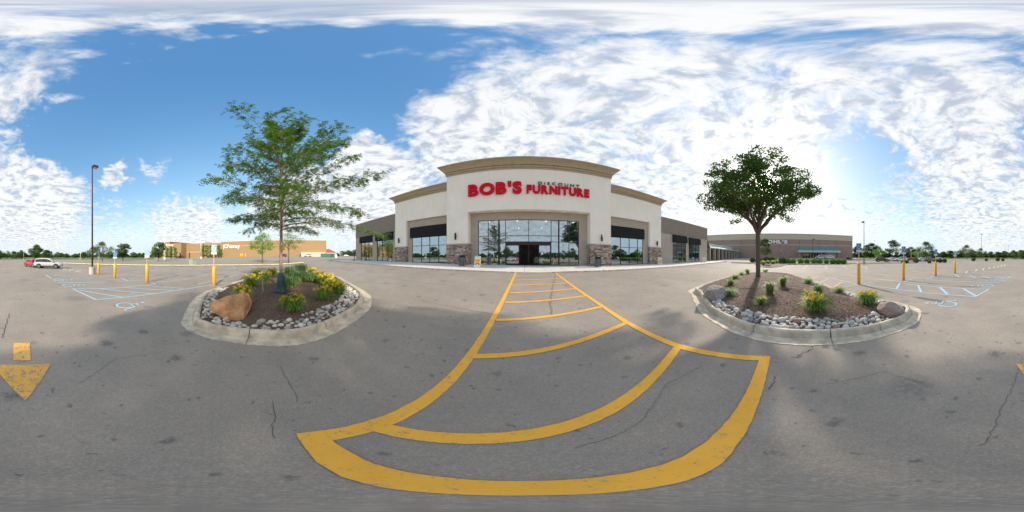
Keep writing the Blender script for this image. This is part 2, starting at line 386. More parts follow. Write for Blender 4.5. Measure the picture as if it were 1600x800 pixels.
def strip(mb, pts, wd, up=.008, seg=1.0, jag=0.):
    if jag: seg = .07
    pts = [Vector((p[0], p[1])) for p in pts]; P_ = [pts[0]]
    for a, b in zip(pts, pts[1:]):
        k = max(1, int((b-a).length/seg))
        P_ += [a.lerp(b, (i+1)/k) for i in range(k)]
    vs = []
    for i, p in enumerate(P_):
        t = (P_[min(i+1, len(P_)-1)]-P_[max(i-1, 0)]).normalized(); nn = Vector((-t.y, t.x))
        jr = (wd/2 if not hasattr(wd, '__call__') else 0)*jag; h = wd/2 if not hasattr(wd, '__call__') else wd(i/(len(P_)-1))/2
        # mitre
        for sg in (-1, 1):
            q = p+nn*(h+(random.uniform(-jr, jr) if jag else 0))*sg; vs.append((q.x, q.y, G(q.x, q.y)+up))
    mb.add(vs, [(2*i, 2*i+1, 2*i+3, 2*i+2) for i in range(len(P_)-1)])
def flat(mb, poly, up=.008): mb.add([(p[0], p[1], G(p[0], p[1])+up) for p in poly], [tuple(range(len(poly)))])
def sheet(name, poly, up, m, step=4.):
    """a draped polygon cut on a grid"""
    import bmesh
    bm = bmesh.new(); bm.faces.new([bm.verts.new((p[0], p[1], 0)) for p in poly])
    for ax in (0, 1):
        lo = min(p[ax] for p in poly); hi = max(p[ax] for p in poly); c = math.ceil(lo/step)*step
        while c < hi:
            no = (1, 0, 0) if ax == 0 else (0, 1, 0)
            bmesh.ops.bisect_plane(bm, geom=bm.verts[:]+bm.edges[:]+bm.faces[:], plane_co=(c, c, 0), plane_no=no); c += step
    for v in bm.verts: v.co.z = G(v.co.x, v.co.y)+up
    bmesh.ops.recalc_face_normals(bm, faces=bm.faces[:])
    me = bpy.data.meshes.new(name); bm.to_mesh(me); bm.free(); me.materials.append(M[m]); o = link(name, me); o['kind'] = 'structure'; return o

# ------------------------------------------------------------ crosswalk and arrow
cw = MB()
LX = lambda y: -.95+.012*y
lw_ = .165
strip(cw, [(LX(.16), .18), (LX(14.5), 14.5)], lw_, jag=.05)
rc = at(1190, 562)
right = [at(1190, 560), at(1060, 541), at(978, 503), at(942, 479), at(868, 427)]
strip(cw, right, lw_, .0085, jag=.05)
strip(cw, [(LX(.2)-.082, .265), (.93, .32), (right[0].x+.08, right[0].y-.06)], .18, .012, jag=.05)
bars = [((582, 665), (1060, 541)), ((735, 557), (980, 504)), ((775, 500.5), (942, 479)), ((789, 473), (916, 462.5)), ((796, 458), (899, 451.5)), ((800, 446), (888, 442.5)), ((803, 438), (880, 435)), ((805, 431), (873, 430))]
for a, b in bars:
    A, B = at(*a), at(*b); strip(cw, [A, B], lw_*.95, .0115, jag=.05)
cw.build('crosswalk_marking', 'yellow_paint')['kind'] = 'structure'
ar = MB()
flat(ar, [(-.13, -1.62), (-.60, -2.5), (.32, -2.54)]); flat(ar, [(-.36, -3.36), (-.02, -3.38), (-.01, -2.68), (-.30, -2.66)])
ar.build('arrow_marking', 'worn_arrow_paint')['kind'] = 'structure'

# ------------------------------------------------------------ accessible stalls
bl = MB()
def L3(px, py): return (px/5.714, 360+py/5.714)
def R8(px, py): return (1320+px/4.707, 330+py/4.707)
def line(mb, f, *pts, wd=.11, up=.008): strip(mb, [at(*f(*p)) for p in pts], wd, up)
line(bl, L3, (1860, 492), (1543, 540), (860, 618), wd=.11); line(bl, L3, (860, 620), (650, 522), up=.009)
line(bl, L3, (650, 522), (940, 520), (1250, 497), (1390, 479), up=.010)
line(bl, L3, (1860, 492), (2000, 508), up=.009); line(bl, L3, (1390, 479), (1330, 458), up=.009)
for a, b in (((705, 533), (1110, 600)), ((880, 520), (1380, 567)), ((1090, 508), (1543, 537)), ((1300, 492), (1640, 520))): line(bl, L3, a, b, up=.012)
line(bl, L3, (520, 465), (960, 462), (1290, 442)); line(bl, L3, (1075, 420), (1145, 452)); line(bl, L3, (1145, 452), (1290, 442), up=.01)
line(bl, L3, (410, 398), (460, 430)); line(bl, L3, (410, 400), (690, 398), (900, 396), up=.01); line(bl, L3, (460, 430), (950, 424), up=.01); line(bl, L3, (880, 395), (915, 410), up=.011)
for a, b in (((480, 400), (700, 425)), ((600, 399), (840, 424))): line(bl, L3, a, b, up=.012)
line(bl, R8, (115, 537), (380, 573), (560, 597), (755, 615), (965, 629)); line(bl, R8, (965, 628), (1062, 574), up=.009)
line(bl, R8, (1062, 575), (875, 571), (700, 560), (540, 547), (395, 527), up=.010); line(bl, R8, (115, 537), (0, 556), up=.009)
for a, b in (((405, 532), (380, 572)), ((540, 548), (562, 596)), ((700, 560), (757, 614)), ((875, 572), (965, 626))): line(bl, R8, a, b, wd=.15, up=.012)
line(bl, R8, (380, 522), (440, 517), (500, 496)); line(bl, R8, (590, 503), (900, 520), (1150, 526)); line(bl, R8, (600, 501), (660, 478), up=.01); line(bl, R8, (500, 496), (600, 501), up=.01)
line(bl, R8, (805, 462), (1000, 470), (1225, 481)); line(bl, R8, (1225, 481), (1195, 497), up=.01); line(bl, R8, (720, 482), (960, 490), (1195, 497), up=.011)
for a, b in (((805, 464), (848, 487)), ((915, 474), (970, 492)), ((1015, 478), (1075, 494)), ((1120, 480), (1180, 496))): line(bl, R8, a, b, wd=.14, up=.013)
def symbol(mb, px, py, s, rz, up=.009, wd=.085):
    c = at(px, py); ca, sa = math.cos(rz), math.sin(rz)
    T = lambda u, v: (c.x+(u*ca-v*sa)*s, c.y+(u*sa+v*ca)*s)
    strip(mb, [T(.36*math.cos(q), .36*math.sin(q)-.2) for q in [R(a) for a in range(110, 381, 18)]], wd, up, .3)
    strip(mb, [T(-.08, .48), T(-.02, .05), T(.38, .05), T(.52, -.45), T(.68, -.42)], wd, up+.002, .3)
    strip(mb, [T(-.06, .3), T(.28, .3)], wd*.8, up+.003, .3)
    flat(mb, [T(-.08+.1*math.cos(q), .64+.1*math.sin(q)) for q in [i*math.pi/5 for i in range(10)]], up+.004)
symbol(bl, 203, 476.5, .95, R(72)); symbol(bl, 114, 445.6, 1.2, R(72)); symbol(bl, 97, 437.5, 1.2, R(72))
symbol(bl, 1473, 475, 1.0, R(-70)); symbol(bl, 1537, 446.6, 1.15, R(-70)); symbol(bl, 1556, 438, 1.15, R(-70))
bl.build('accessible_stall_marking', 'blue_paint')['kind'] = 'structure'

st = MB()
for a, b in (((910, 410), (1160, 385)), ((950, 410), (1380, 402)), ((1000, 400), (1280, 372)), ((1150, 437), (1540, 402)), ((1395, 465), (1700, 435)), ((1180, 370), (1290, 355)), ((1330, 365), (1420, 350)),
             ((1860, 488), (2040, 468)), ((1560, 388), (1640, 380)), ((1060, 395), (1160, 380))): line(st, L3, a, b, wd=.10)
def R5(px, py): return (270+px/4.85, 390+py/4.85)
for a, b in (((190, 262), (490, 192)), ((0, 233), (265, 193)), ((50, 150), (110, 133)), ((170, 150), (225, 133)), ((310, 142), (340, 128)), ((455, 128), (472, 145)), ((590, 125), (628, 140)), ((0, 195), (70, 190))): line(st, R5, a, b, wd=.10)
def R6(px, py): return (1050+px/4, 390+py/4)
for a, b in (((820, 120), (848, 100)), ((958, 100), (968, 122)), ((1065, 102), (1098, 120)), ((1180, 104), (1220, 122)), ((1300, 108), (1340, 116)), ((1060, 156), (1330, 188)), ((1330, 188), (1600, 215)), ((1230, 148), (1420, 168)), ((1380, 150), (1600, 176)),
             ((1490, 134), (1600, 148)), ((850, 158), (1000, 180)), ((1000, 180), (1160, 216)), ((850, 160), (800, 163)), ((915, 168), (865, 185)), ((975, 184), (912, 210)), ((1065, 202), (1000, 240)), ((880, 190), (1010, 240))): line(st, R6, a, b, wd=.11)
for a, b in (((180, 460), (600, 492)), ((360, 447), (640, 470)), ((0, 466), (380, 515)), ((490, 438), (690, 455)), ((590, 428), (700, 435)), ((150, 405), (165, 420)), ((240, 400), (290, 418)), ((1015, 440), (1280, 446)), ((1100, 450), (1260, 462))): line(st, R8, a, b, wd=.10, up=.006)
for p in ((895, 448), (965, 435), (1018, 427), (1063, 419), (1097, 413), (1127, 408), (1152, 403), (1175, 399)): line(st, R8, (p[0]-4, p[1]+6), (p[0]+6, p[1]-7), wd=.22, up=.01)
st.build('parking_stall_marking', 'stall_paint')['kind'] = 'structure'

# cracks in the asphalt
cr = MB(); rr = random.Random(3)
def crack(pts, wd, jit):
    Q = [at(*p) for p in pts]; out = []
    for a, b in zip(Q, Q[1:]):
        k = max(2, int((b-a).length/.045))
        for i in range(k):
            p = a.lerp(b, i/k); out.append((p.x+rr.uniform(-jit, jit), p.y+rr.uniform(-jit, jit)))
    strip(cr, out, wd, .005, .2)
crack([(438, 572), (447, 590), (456, 605), (463, 622), (468, 632)], .006, .014)
crack([(427, 628), (429, 650), (424, 668), (431, 690)], .006, .012); crack([(868, 428), (862, 455), (860, 475), (862, 492)], .018, .07)
crack([(640, 466), (700, 478), (772, 490)], .012, .05); crack([(15, 490), (3, 530)], .02, .03); crack([(1210, 587), (1208, 600), (1200, 612)], .012, .02)
crack([(1597, 560), (1560, 650), (1530, 700)], .005, .02); crack([(1240, 560), (1360, 470)], .014, .05)
crack([(452, 602), (470, 590), (490, 586)], .004, .012); crack([(429, 650), (405, 640)], .004, .01); crack([(120, 600), (180, 560), (260, 548)], .005, .02); crack([(900, 700), (1000, 660), (1040, 600), (1100, 570)], .004, .012); crack([(1290, 600), (1380, 580), (1450, 600)], .005, .015); crack([(560, 430), (620, 437), (720, 447)], .02, .08)
cr.build('asphalt_crack', 'crack')['kind'] = 'structure'

# ------------------------------------------------------------ store
YC, YM, YB, YG = 18.5, 19.6, 19.5, 19.62        # centre face, side faces, recessed brick, glazing
def baseZ(x): return .86-.0125*clip(x, -12, 25)
ZB = .3                                           # walls start below the walk
store = empty('furniture_store', (0, YC, 0), 0, 'cream and brick furniture store with raised centre block, tan cornices and stone piers', 'store')
def sp(name, mb, m, parent=None, **k):
    mb.v = [(x, y-YC, z) for x, y, z in mb.v]; return mb.build(name, m, parent or store, **k)
X0, X1, O0, O1 = -9.57, 10.83, -6.71, 7.91
Lx, Rx = -19.94, 21.77; LO, RO = -17.4, 18.9
c = MB(); zt = 12.95; zo = 7.46
c.box(X0, O0, YC, YC+.999, 3.5, zo); c.box(O1, X1, YC, YC+.999, 3.5, zo); c.box(X0, X1, YC, YC+.999, zo, zt+.5)
c.box(X0, X0+.4, YC+1.002, YC+8, 3.4, zt+.5); c.box(X1-.4, X1, YC+1.002, YC+8, 3.4, zt+.5); c.box(X0+.41, X1-.41, YC+7.6, YC+8, 9, zt+.5)
sp('wall', c, 'stucco')
for a, b, oa, ob in ((Lx, X0, LO, X0), (X1, Rx, X1, RO)):
    c = MB(); zt2 = 11.3; zo2 = 7.68
    if a == Lx: c.box(Lx, LO, YM, YM+.37, 3.5, zo2); c.box(Lx, X0-.003, YM, YM+.37, zo2+.001, zt2+.4); c.box(Lx, Lx+.3, YM+.372, YM+9, 3.5, zt2+.4)
    else: c.box(RO, Rx, YM, YM+.37, 3.5, zo2); c.box(X1+.003, Rx, YM, YM+.37, zo2+.001, zt2+.4); c.box(Rx-.3, Rx, YM+.372, YM+9, 3.5, zt2+.4)
    sp('wall', c, 'stucco')
# stucco soffit strip of the centre bay, lamps in it
for i in range(7):
    x = O0+1.2+i*(O1-O0-2.4)/6
    l_ = MB().lathe([(.05, zo-.02), (.06, zo-.004)], 12, (x, YC+.5)); sp('soffit_light', l_, 'soffit_glow')
# recessed brick
gx0, gx1, gz1 = -5.66, 6.71, 6.39
c = MB(); c.box(O0, gx0-.06, YB, YB+.3, ZB, zo+.2); c.box(gx1+.06, O1, YB, YB+.3, ZB, zo+.2); c.box(gx0-.06, gx1+.06, YB, YB+.3, gz1+.06, zo+.2)
c.box(O0-.02, O0, YC+1, YB+.01, ZB, 3.4)
sp('brick_recess', c, 'taupe_brick')
lgx0, lgx1, mgz1 = -16.45, -9.9, 6.3
rgx0, rgx1 = 11.2, 17.75
for a, b, g0, g1_ in ((LO, X0, lgx0, lgx1), (X1, RO, rgx0, rgx1)):
    c = MB(); yb = 19.97
    c.box(a, g0, yb, yb+.3, ZB, zo2+.2); c.box(g1_, b, yb, yb+.3, ZB, zo2+.2); c.box(g0, g1_, yb, yb+.3, mgz1, zo2+.2); sp('brick_recess', c, 'taupe_brick')

def cornice(path, prof, name='cornice'):
    """prof: (out, z) swept round a polyline of corners (outward = right side)"""
    rings = []
    for i, p in enumerate(path):
        p = Vector(p); 
        d1 = (Vector(path[i])-Vector(path[i-1])).normalized() if i else None
        d2 = (Vector(path[i+1])-Vector(path[i])).normalized() if i < len(path)-1 else None
        n1_ = Vector((d1.y, -d1.x)) if d1 else None; n2_ = Vector((d2.y, -d2.x)) if d2 else None
        nn = (n1_+n2_)/(1+n1_.dot(n2_)) if d1 and d2 else (n1_ or n2_)
        rings.append([(p.x+nn.x*o, p.y+nn.y*o, z) for o, z in prof])
    m_ = MB(); m_.loft(rings); return sp(name, m_, 'cornice_tan')
def prof(z0, h, p): return [(-.1, z0), (.10*p, z0), (.10*p, z0+.15*h), (.02*p, z0+.155*h), (.02*p, z0+.185*h), (.17*p, z0+.19*h), (.17*p, z0+.37*h), (.08*p, z0+.375*h), (.08*p, z0+.41*h), (.30*p, z0+.415*h), (.34*p, z0+.50*h), (.50*p, z0+.66*h), (.74*p, z0+.80*h), (.90*p, z0+.88*h), (1.0*p, z0+.90*h), (1.0*p, z0+h), (-.35, z0+h), (-.35, z0+.5*h)]
cornice([(X0, YC+8), (X0, YC), (X1, YC), (X1, YC+8)], prof(zt, 1.44, .9))
cornice([(Lx, YM+9), (Lx, YM), (X0-.002, YM)], prof(zt2, 1.05, .8)); cornice([(X1+.002, YM), (Rx, YM), (Rx, YM+9)], prof(zt2, 1.05, .8))

# stone piers: random coursed stones, real relief
def pier(x0, x1, y, depth, zb_, zt_, sides=True):
    c = MB(); c.box(x0+.03, x1-.03, y+.03, y+depth, zb_-.4, zt_); sp('pier_core', c, 'mortar')
    s_ = MB(); z = zb_-.05; q = random.Random(int(x0*10))
    while z < zt_-.04:
        h = min(q.choice((.09, .12, .16, .2)), zt_-z)
        x = x0+q.uniform(-.05, .05)
        while x < x1:
            l = q.uniform(.2, .62); xe = min(x+l, x1+.01)
            pr = q.uniform(.0, .05); s_.box(max(x, x0-.01)+.006, xe-.006, y-pr, y+.06, z+.006, z+h-.006); x = xe+.001
            if xe >= x1: break
        for sx, sg in ((x0, -1), (x1, 1)):
            yy = y+.065
            while yy < y+depth-.05:
                l = q.uniform(.2, .5); ye = min(yy+l, y+depth); pr = q.uniform(.0, .04)
                s_.box(*(sorted((sx-sg*.05, sx+sg*pr))), yy, ye-.008, z+.006, z+h-.006); yy = ye
        z += h
    o = sp('stone_veneer', s_, 'stone_veneer'); o['kind'] = 'stuff'
    c = MB(); c.box(x0-.08, x1+.08, y-.10, y+depth, zt_+.001, zt_+.12); sp('pier_cap', c, 'cap_stone', bevel=.02)
pier(X0-.04, O0+.04, YC-.06, 1.05, baseZ(-8), 3.42); pier(O1-.04, X1+.04, YC-.06, 1.05, baseZ(9), 3.42)
pier(Lx-.04, LO+.04, YM-.06, .42, baseZ(-18), 3.45); pier(RO-.04, Rx+.04, YM-.06, .42, baseZ(20), 3.45)

def glazing(x0, x1, z0, z1, y, vs, hs_, fw=.07, thick=(), parent_name='window', skip=None, angle=None, par=None, off=None, zsplit=None):
    """a frame with bars as one part, each pane its own sub-part"""
    f = MB(); f.box(x0-fw, x0, y-.06, y+.06, z0, z1+fw); f.box(x1, x1+fw, y-.06, y+.06, z0, z1+fw); f.box(x0, x1, y-.06, y+.06, z1, z1+fw); f.box(x0, x1, y-.06, y+.06, z0, z0+fw)
    xs = [x0]+list(vs)+[x1]; zs = [z0+fw]+list(hs_)+[z1]
    for i, v in enumerate(vs):
        t = .085 if i in thick else .035
        f.box(v-t, v+t, y-.055, y+.055, z0+fw+.001, z1-.001)
    for h in hs_:
        for xa, xb in zip(xs, xs[1:]):
            if skip and skip((xa+xb)/2, h): continue
            f.box(xa+.03, xb-.03, y-.045, y+.045, h-.035, h+.035)
    fr = sp(parent_name, f, 'black_metal')
    for xa, xb in zip(xs, xs[1:]):
        for za, zb in zip(zs, zs[1:]):
            if skip and skip((xa+xb)/2, (za+zb)/2): continue
            p = MB().box(xa, xb, y-.004, y+.004, za, zb); p.v = [(a, b-YC, c_) for a, b, c_ in p.v]; p.build('pane', 'window_glass', fr)
    return fr
def X_(px, Y): return Y*math.tan(R(W(px)))
zf = .86
vx = [X_(p, YG) for p in (763, 779.5, 790, 826, 861, 873, 889)]
Zt = 3.72
glazing(gx0, gx1, zf, gz1, YG, vx, [Zt, 4.45], thick=(1, 5), skip=lambda x, z: vx[2] < x < vx[4] and z < Zt)
# extra bar across the transom over the door and the side lights
# sliding entrance
dx0, dx1 = vx[2], vx[4]; dz = zf
door = MB(); door.box(dx0+.036, dx1-.036, YG-.10, YG+.10, Zt-.38, Zt-.036)
q1, q2 = X_(811, YG), X_(841.5, YG)
for a in (dx0+.05, q1-.05, q2, dx1-.12): door.box(a, a+.08, YG-.05, YG+.05, dz, Zt-.381)
for a, b in ((dx0+.13, q1-.05), (q2+.08, dx1-.12)): door.box(a, b, YG-.04, YG+.04, dz, dz+.25); door.box(a, b, YG-.04, YG+.04, Zt-.46, Zt-.382); door.box(a, b, YG-.04, YG+.04, dz+1.1, dz+1.16)
de = sp('entrance_door', door, 'black_metal')
for a, b in ((dx0+.13, q1-.05), (q2+.08, dx1-.12)):
    p = MB().box(a, b, YG-.004-YC, YG+.004-YC, dz+.25, Zt-.46); p.build('pane', 'window_glass', de)
st_ = MB().box(q2+.3, q2+.55, YG-.03, YG-.02, dz+1.3, dz+1.6); sp('door_notice', st_, 'sign_white')
nt = MB().box(vx[1]+.25, vx[1]+.62, YG-.03, YG-.02, dz+1.9, dz+2.35); sp('window_notice', nt, 'sign_white')
def cross(a): return [X_(p, 20.05) for p in a]
glazing(lgx0, lgx1, baseZ(-13)+.06, 4.9, 20.06, cross((658.7, 671.5, 685.5))+[-10.35], [3.55])
glazing(rgx0, rgx1, baseZ(14)+.02, 4.75, 20.06, cross((969.5, 983, 996)), [3.3])
def awning(x0, x1, ybk, z0, z1, out=.75, rz=None):
    a = MB(); a.prism([(ybk, z0), (ybk-out, z0), (ybk-out, z1-.12), (ybk, z1)], 'x', x0, x1); return a
sp('awning', awning(lgx0-.35, X0-.35, 19.96, 4.85, 6.55, .16), 'awning'); sp('awning', awning(X1+.35, rgx1+.2, 19.96, 4.72, 6.42, .16), 'awning')
# interior behind the glass
i_ = MB(); i_.box(-19.4, 21.2, 19.9, 31, .55, .68); sp('showroom_floor', i_, 'interior_floor')
i_ = MB(); i_.box(-19.4, 21.2, 31, 31.2, .5, 7.2); i_.box(-19.6, -19.4, 20.3, 31, .5, 7.2); i_.box(21.2, 21.4, 20.3, 31, .5, 7.2); i_.box(-19.4, 21.2, 20.3, 31, 7.0, 7.2); sp('showroom_wall', i_, 'interior')
i_ = MB()
for x in range(-17, 21, 4):
    for y in (22.5, 28.5): sp('ceiling_strip_light', MB().box(x-.08, x+.08, y-.5, y+.5, 6.9, 6.98), 'lamp_glow')
fu = random.Random(4)
SL = ['far left window beside the left pier', 'left window third from the pier', 'left window next to the entrance bay', 'left side of the entrance glazing', 'middle of the entrance glazing', 'right side of the entrance glazing', 'right window next to the entrance bay', 'right window far end']
for k in range(8):
    x = -15+k*4.3+fu.uniform(-.6, .6); y = fu.uniform(22.5, 26)
    s_ = MB(); s_.box(x-.9, x+.9, y-.4, y+.5, .95, 1.3); s_.box(x-.9, x+.9, y+.3, y+.52, 1.3, 1.85); s_.box(x-1.05, x-.9, y-.4, y+.5, .8, 1.6); s_.box(x+.9, x+1.05, y-.4, y+.5, .8, 1.6)
    o = s_.build('sofa', fu.choice(['boulder_grey', 'board_white', 'warm_room']), None, bevel=.05)
    tag(o, 'sofa on display behind the '+SL[k], 'sofa', 'sofas on display behind the shop windows')

# left wing
def wing(xa, xb, ya, yb, zt_, wins, zl, rootname, label, awn):
    dx, dy = xb-xa, yb-ya; L = math.hypot(dx, dy); ang = math.atan2(dy, dx)
    e = empty(rootname, (xa, ya, 0), ang, label, 'building')
    zs = zl
    lo = MB(); prev = 0
    for (u0, u1, z0, z1) in wins:
        lo.box(prev, u0, 0, .3, ZB, zs); lo.box(u0, u1, 0, .3, z1, zs); lo.box(u0, u1, 0, .3, ZB, z0); prev = u1
    lo.box(prev, L, 0, .3, ZB, zs); lo.build('lower_wall', 'taupe_brick', e)
    up_ = MB(); up_.box(0, L, -.05, .3, zs+.001, zt_); up_.build('upper_wall', 'brown_brick', e)
    MB().box(-.0, .3, .302, 12, ZB, zt_-.01).build('side_wall', 'brown_brick', e); MB().box(L-.3, L, .302, 12, ZB, zt_-.01).build('side_wall', 'brown_brick', e)
    MB().box(-.05, L+.05, -.1, .35, zt_+.001, zt_+.09).build('coping', 'cap_stone', e)
    MB().box(.31, L-.31, .32, 12, zt_-.6, zt_-.5).build('roof', 'soft_dark', e)
    MB().box(.31, L-.31, .305, 8, .3, .55).build('shop_floor', 'interior_floor', e)
    MB().box(.31, L-.31, 6, 6.2, .55, 5.6).build('back_wall', 'warm_room' if xa < 0 else 'interior', e)
    MB().box(.31, L-.31, .31, 6, 5.6, 5.7).build('shop_ceiling', 'interior', e)
    if xa < 0:
        for k in range(5): MB().box(.8+k*2.8, 2.0+k*2.8, 2.5, 2.9, 5.45, 5.58).build('ceiling_light', 'warm_glow', e)
    for (u0, u1, z0, z1) in wins:
        f = MB(); y = .16; k = 3; fw = .06
        for j in range(k+1):
            x = u0+(u1-u0)*j/k; f.box(max(u0, x-fw/2), min(u1, x+fw/2), y-.05, y+.05, z0, z1)
        for z in (z0, z0+(z1-1.4-z0)*.80, z1-fw): f.box(u0, u1, y-.045, y+.045, z, z+fw)
        fr = f.build('window', 'black_metal', e)
        for j in range(k):
            a, b = u0+(u1-u0)*j/k+fw/2, u0+(u1-u0)*(j+1)/k-fw/2
            MB().box(a, b, y-.004, y+.004, z0+fw, z1-fw).build('pane', 'window_glass', fr)
        if awn:
            a = MB(); a.prism([(-.056, z1-1.35), (-.38, z1-1.35), (-.30, z1-.05), (-.056, z1+.12)], 'x', u0-.1, u1+.1); a.build('awning', 'awning', e)
    return e
YW = 20.2
def uw(px): return X_(px, YW)+34.0
wing(-34.0, -19.96, YW, YW, 9.56, [(uw(563.7), uw(582), 1.0, 6.3), (uw(588.5), uw(614.5), 1.0, 6.35)], 6.25, 'shop_wing', 'brown and taupe brick shop wing left of the cream store with two black awnings', True)
ra = Vector((21.8, 20.0)); rb = Vector((38.9, 18.8)); rL = (rb-ra).length; rt = (rb-ra)/rL
def ur(px):      # along the right wing
    t = math.tan(R(W(px))); k = (ra.x-t*ra.y)/(t*rt.y-rt.x); return k
wing(ra.x, rb.x, ra.y, rb.y, 9.3, [(ur(1051), ur(1072), .7, 6.15), (ur(1076), ur(1093), .7, 6.05)], 6.3, 'shop_wing', 'brown and taupe brick shop wing right of the cream store with two black awnings', True)

# wall lamps
for px, py, Y, lab in ((712.5, 369.5, YC-.01, 'black up and down wall lamp left of the main entrance bay'), (624, 376, YM-.01, 'black wall lamp on the cream pier at the far left of the store'),
                  (939.5, 372, YC-.01, 'black up and down wall lamp right of the main entrance bay'), (1026, 380.5, YM-.01, 'black wall lamp on the cream pier at the far right of the store')):
    x = X_(px, Y); z = 2+math.tan(R((400-py)*.225))*Y/math.cos(R(W(px)))
    e = empty('wall_lamp', (x, Y, z), 0, lab, 'wall lamp', 'wall lamps on the store piers')
    MB().lathe([(.09, -.42), (.11, -.40), (.11, .40), (.09, .42)], 14, (0, -.2)).build('lamp_tube', 'black_metal', e, True)
    MB().box(-.06, .06, -.2, 0, -.12, .12).build('bracket', 'black_metal', e)

# ------------------------------------------------------------ lettering
def glyph(ch, off=0.):
    cu = bpy.data.curves.new('t', 'FONT'); cu.body = ch; cu.size = 1; cu.offset = off; cu.resolution_u = 4; cu.extrude = .5
    o = bpy.data.objects.new('t', cu); COL.objects.link(o); bpy.context.view_layer.update()
    me = bpy.data.meshes.new_from_object(o.evaluated_get(bpy.context.evaluated_depsgraph_get()))
    bpy.data.objects.remove(o); bpy.data.curves.remove(cu)
    V = np.array([v.co for v in me.vertices]); lo, hi = V.min(0), V.max(0)
    return me, lo, hi
def lettering(text, parent, x0, x1, z0, z1, depth, m, off=0., gap=.08, italic=0, tall=None, origin=(0, 0, 0), bold=1):
    gs = [glyph(c_, off) if c_ != ' ' else None for c_ in text]
    wd = [(g_[2][0]-g_[1][0]) if g_ else .3 for g_ in gs]; hgt = max((g_[2][1]-min(g_[1][1], 0)) for g_ in gs if g_)
    tot = sum(wd)+gap*(len(text)-1); sx = (x1-x0)/tot; x = x0
    capz = max(g_[2][1] for g_ in gs if g_); sz = (z1-z0)/capz
    for g_, w_, ch in zip(gs, wd, text):
        if g_:
            me, lo, hi = g_
            k = 1.0
            for v in me.vertices:
                u = (v.co.x-lo[0])*sx; vv = v.co.y*sz
                v.co = (x+u+italic*vv, -depth*(v.co.z+.5), z0+vv)
            me.materials.clear(); me.materials.append(M[m]); me.update()
            o = link('letter', me, parent); o['label'] = 'letter %s' % ch if ch.isalnum() else 'apostrophe'
        x += (w_+gap)*sx
sg = empty('store_sign', (0, YC-.02, 0), 0, 'large red and black channel letter sign of the furniture store above the entrance', 'sign')
lettering("BOB'S", sg, -6.6, -.3, 9.52, 11.12, .22, 'sign_red', off=.052, gap=.06)
lettering("FURNITURE", sg, .22, 7.7, 9.52, 10.58, .2, 'sign_red', off=.055, gap=.08)
lettering("DISCOUNT", sg, 1.55, 6.45, 10.72, 11.08, .1, 'sign_black', off=.0, gap=.35)

# ------------------------------------------------------------ pavement slabs and kerb
XA, XB = -38, 44
walk = empty('sidewalk', (0, 0, 0)); walk['kind'] = 'structure'
def kerbY(x): return 14.62+.012*max(0, -x-8)+ .02*max(0, x-10)
def walkZ(x, y):
    t = (y-kerbY(x))/(YC-kerbY(x)); zk = G(x, kerbY(x)-.05)+.10
    if abs(x-.55) < 3: zk -= .07*(1-ssf((abs(x-.55)-2)/1))
    return zk+(baseZ(x)-zk)*clip(t, 0, 1)
def slabmesh(x0, x1, y0f, y1f, g=.012, up=0.):
    m_ = MB(); xs = (x0+g, x1-g); vs = []
    for zz in (-.25, 0.):
        for (x, f_) in ((xs[0], y0f), (xs[1], y0f), (xs[1], y1f), (xs[0], y1f)):
            y = f_(x); y = y+(g if f_ is y0f else -g); vs.append((x, y, walkZ(x, y)+zz+up))
    m_.add(vs, [(3, 2, 1, 0), (4, 5, 6, 7), (0, 1, 5, 4), (1, 2, 6, 5), (2, 3, 7, 6), (3, 0, 4, 7)]); return m_
rows = [(lambda x: kerbY(x)+.22, lambda x: kerbY(x)+1.9), (lambda x: kerbY(x)+1.9, lambda x: 18.46+0*x), (lambda x: 18.46+0*x, lambda x: 20.3+0*x)]
x = XA
while x < XB-.1:
    for a, b in rows: slabmesh(x, x+2.0, a, b).build('slab', 'concrete_walk', walk)
    slabmesh(x, x+2.0, lambda q: kerbY(q), lambda q: kerbY(q)+.22, .008, .004).build('kerb_stone', 'kerb_concrete', walk)
    x += 2.0
MB().add([(X, Y, walkZ(X, Y)-.03) for Y in (14.9, 20.35) for X in range(XA, XB+1, 2)], [(i, i+1, i+42+0, i+41) for i in range(0, 40)] if False else
         [(i, i+1, i+1+(XB-XA)//2+1, i+(XB-XA)//2+1) for i in range((XB-XA)//2)]).build('joint_bed', 'mortar', walk)

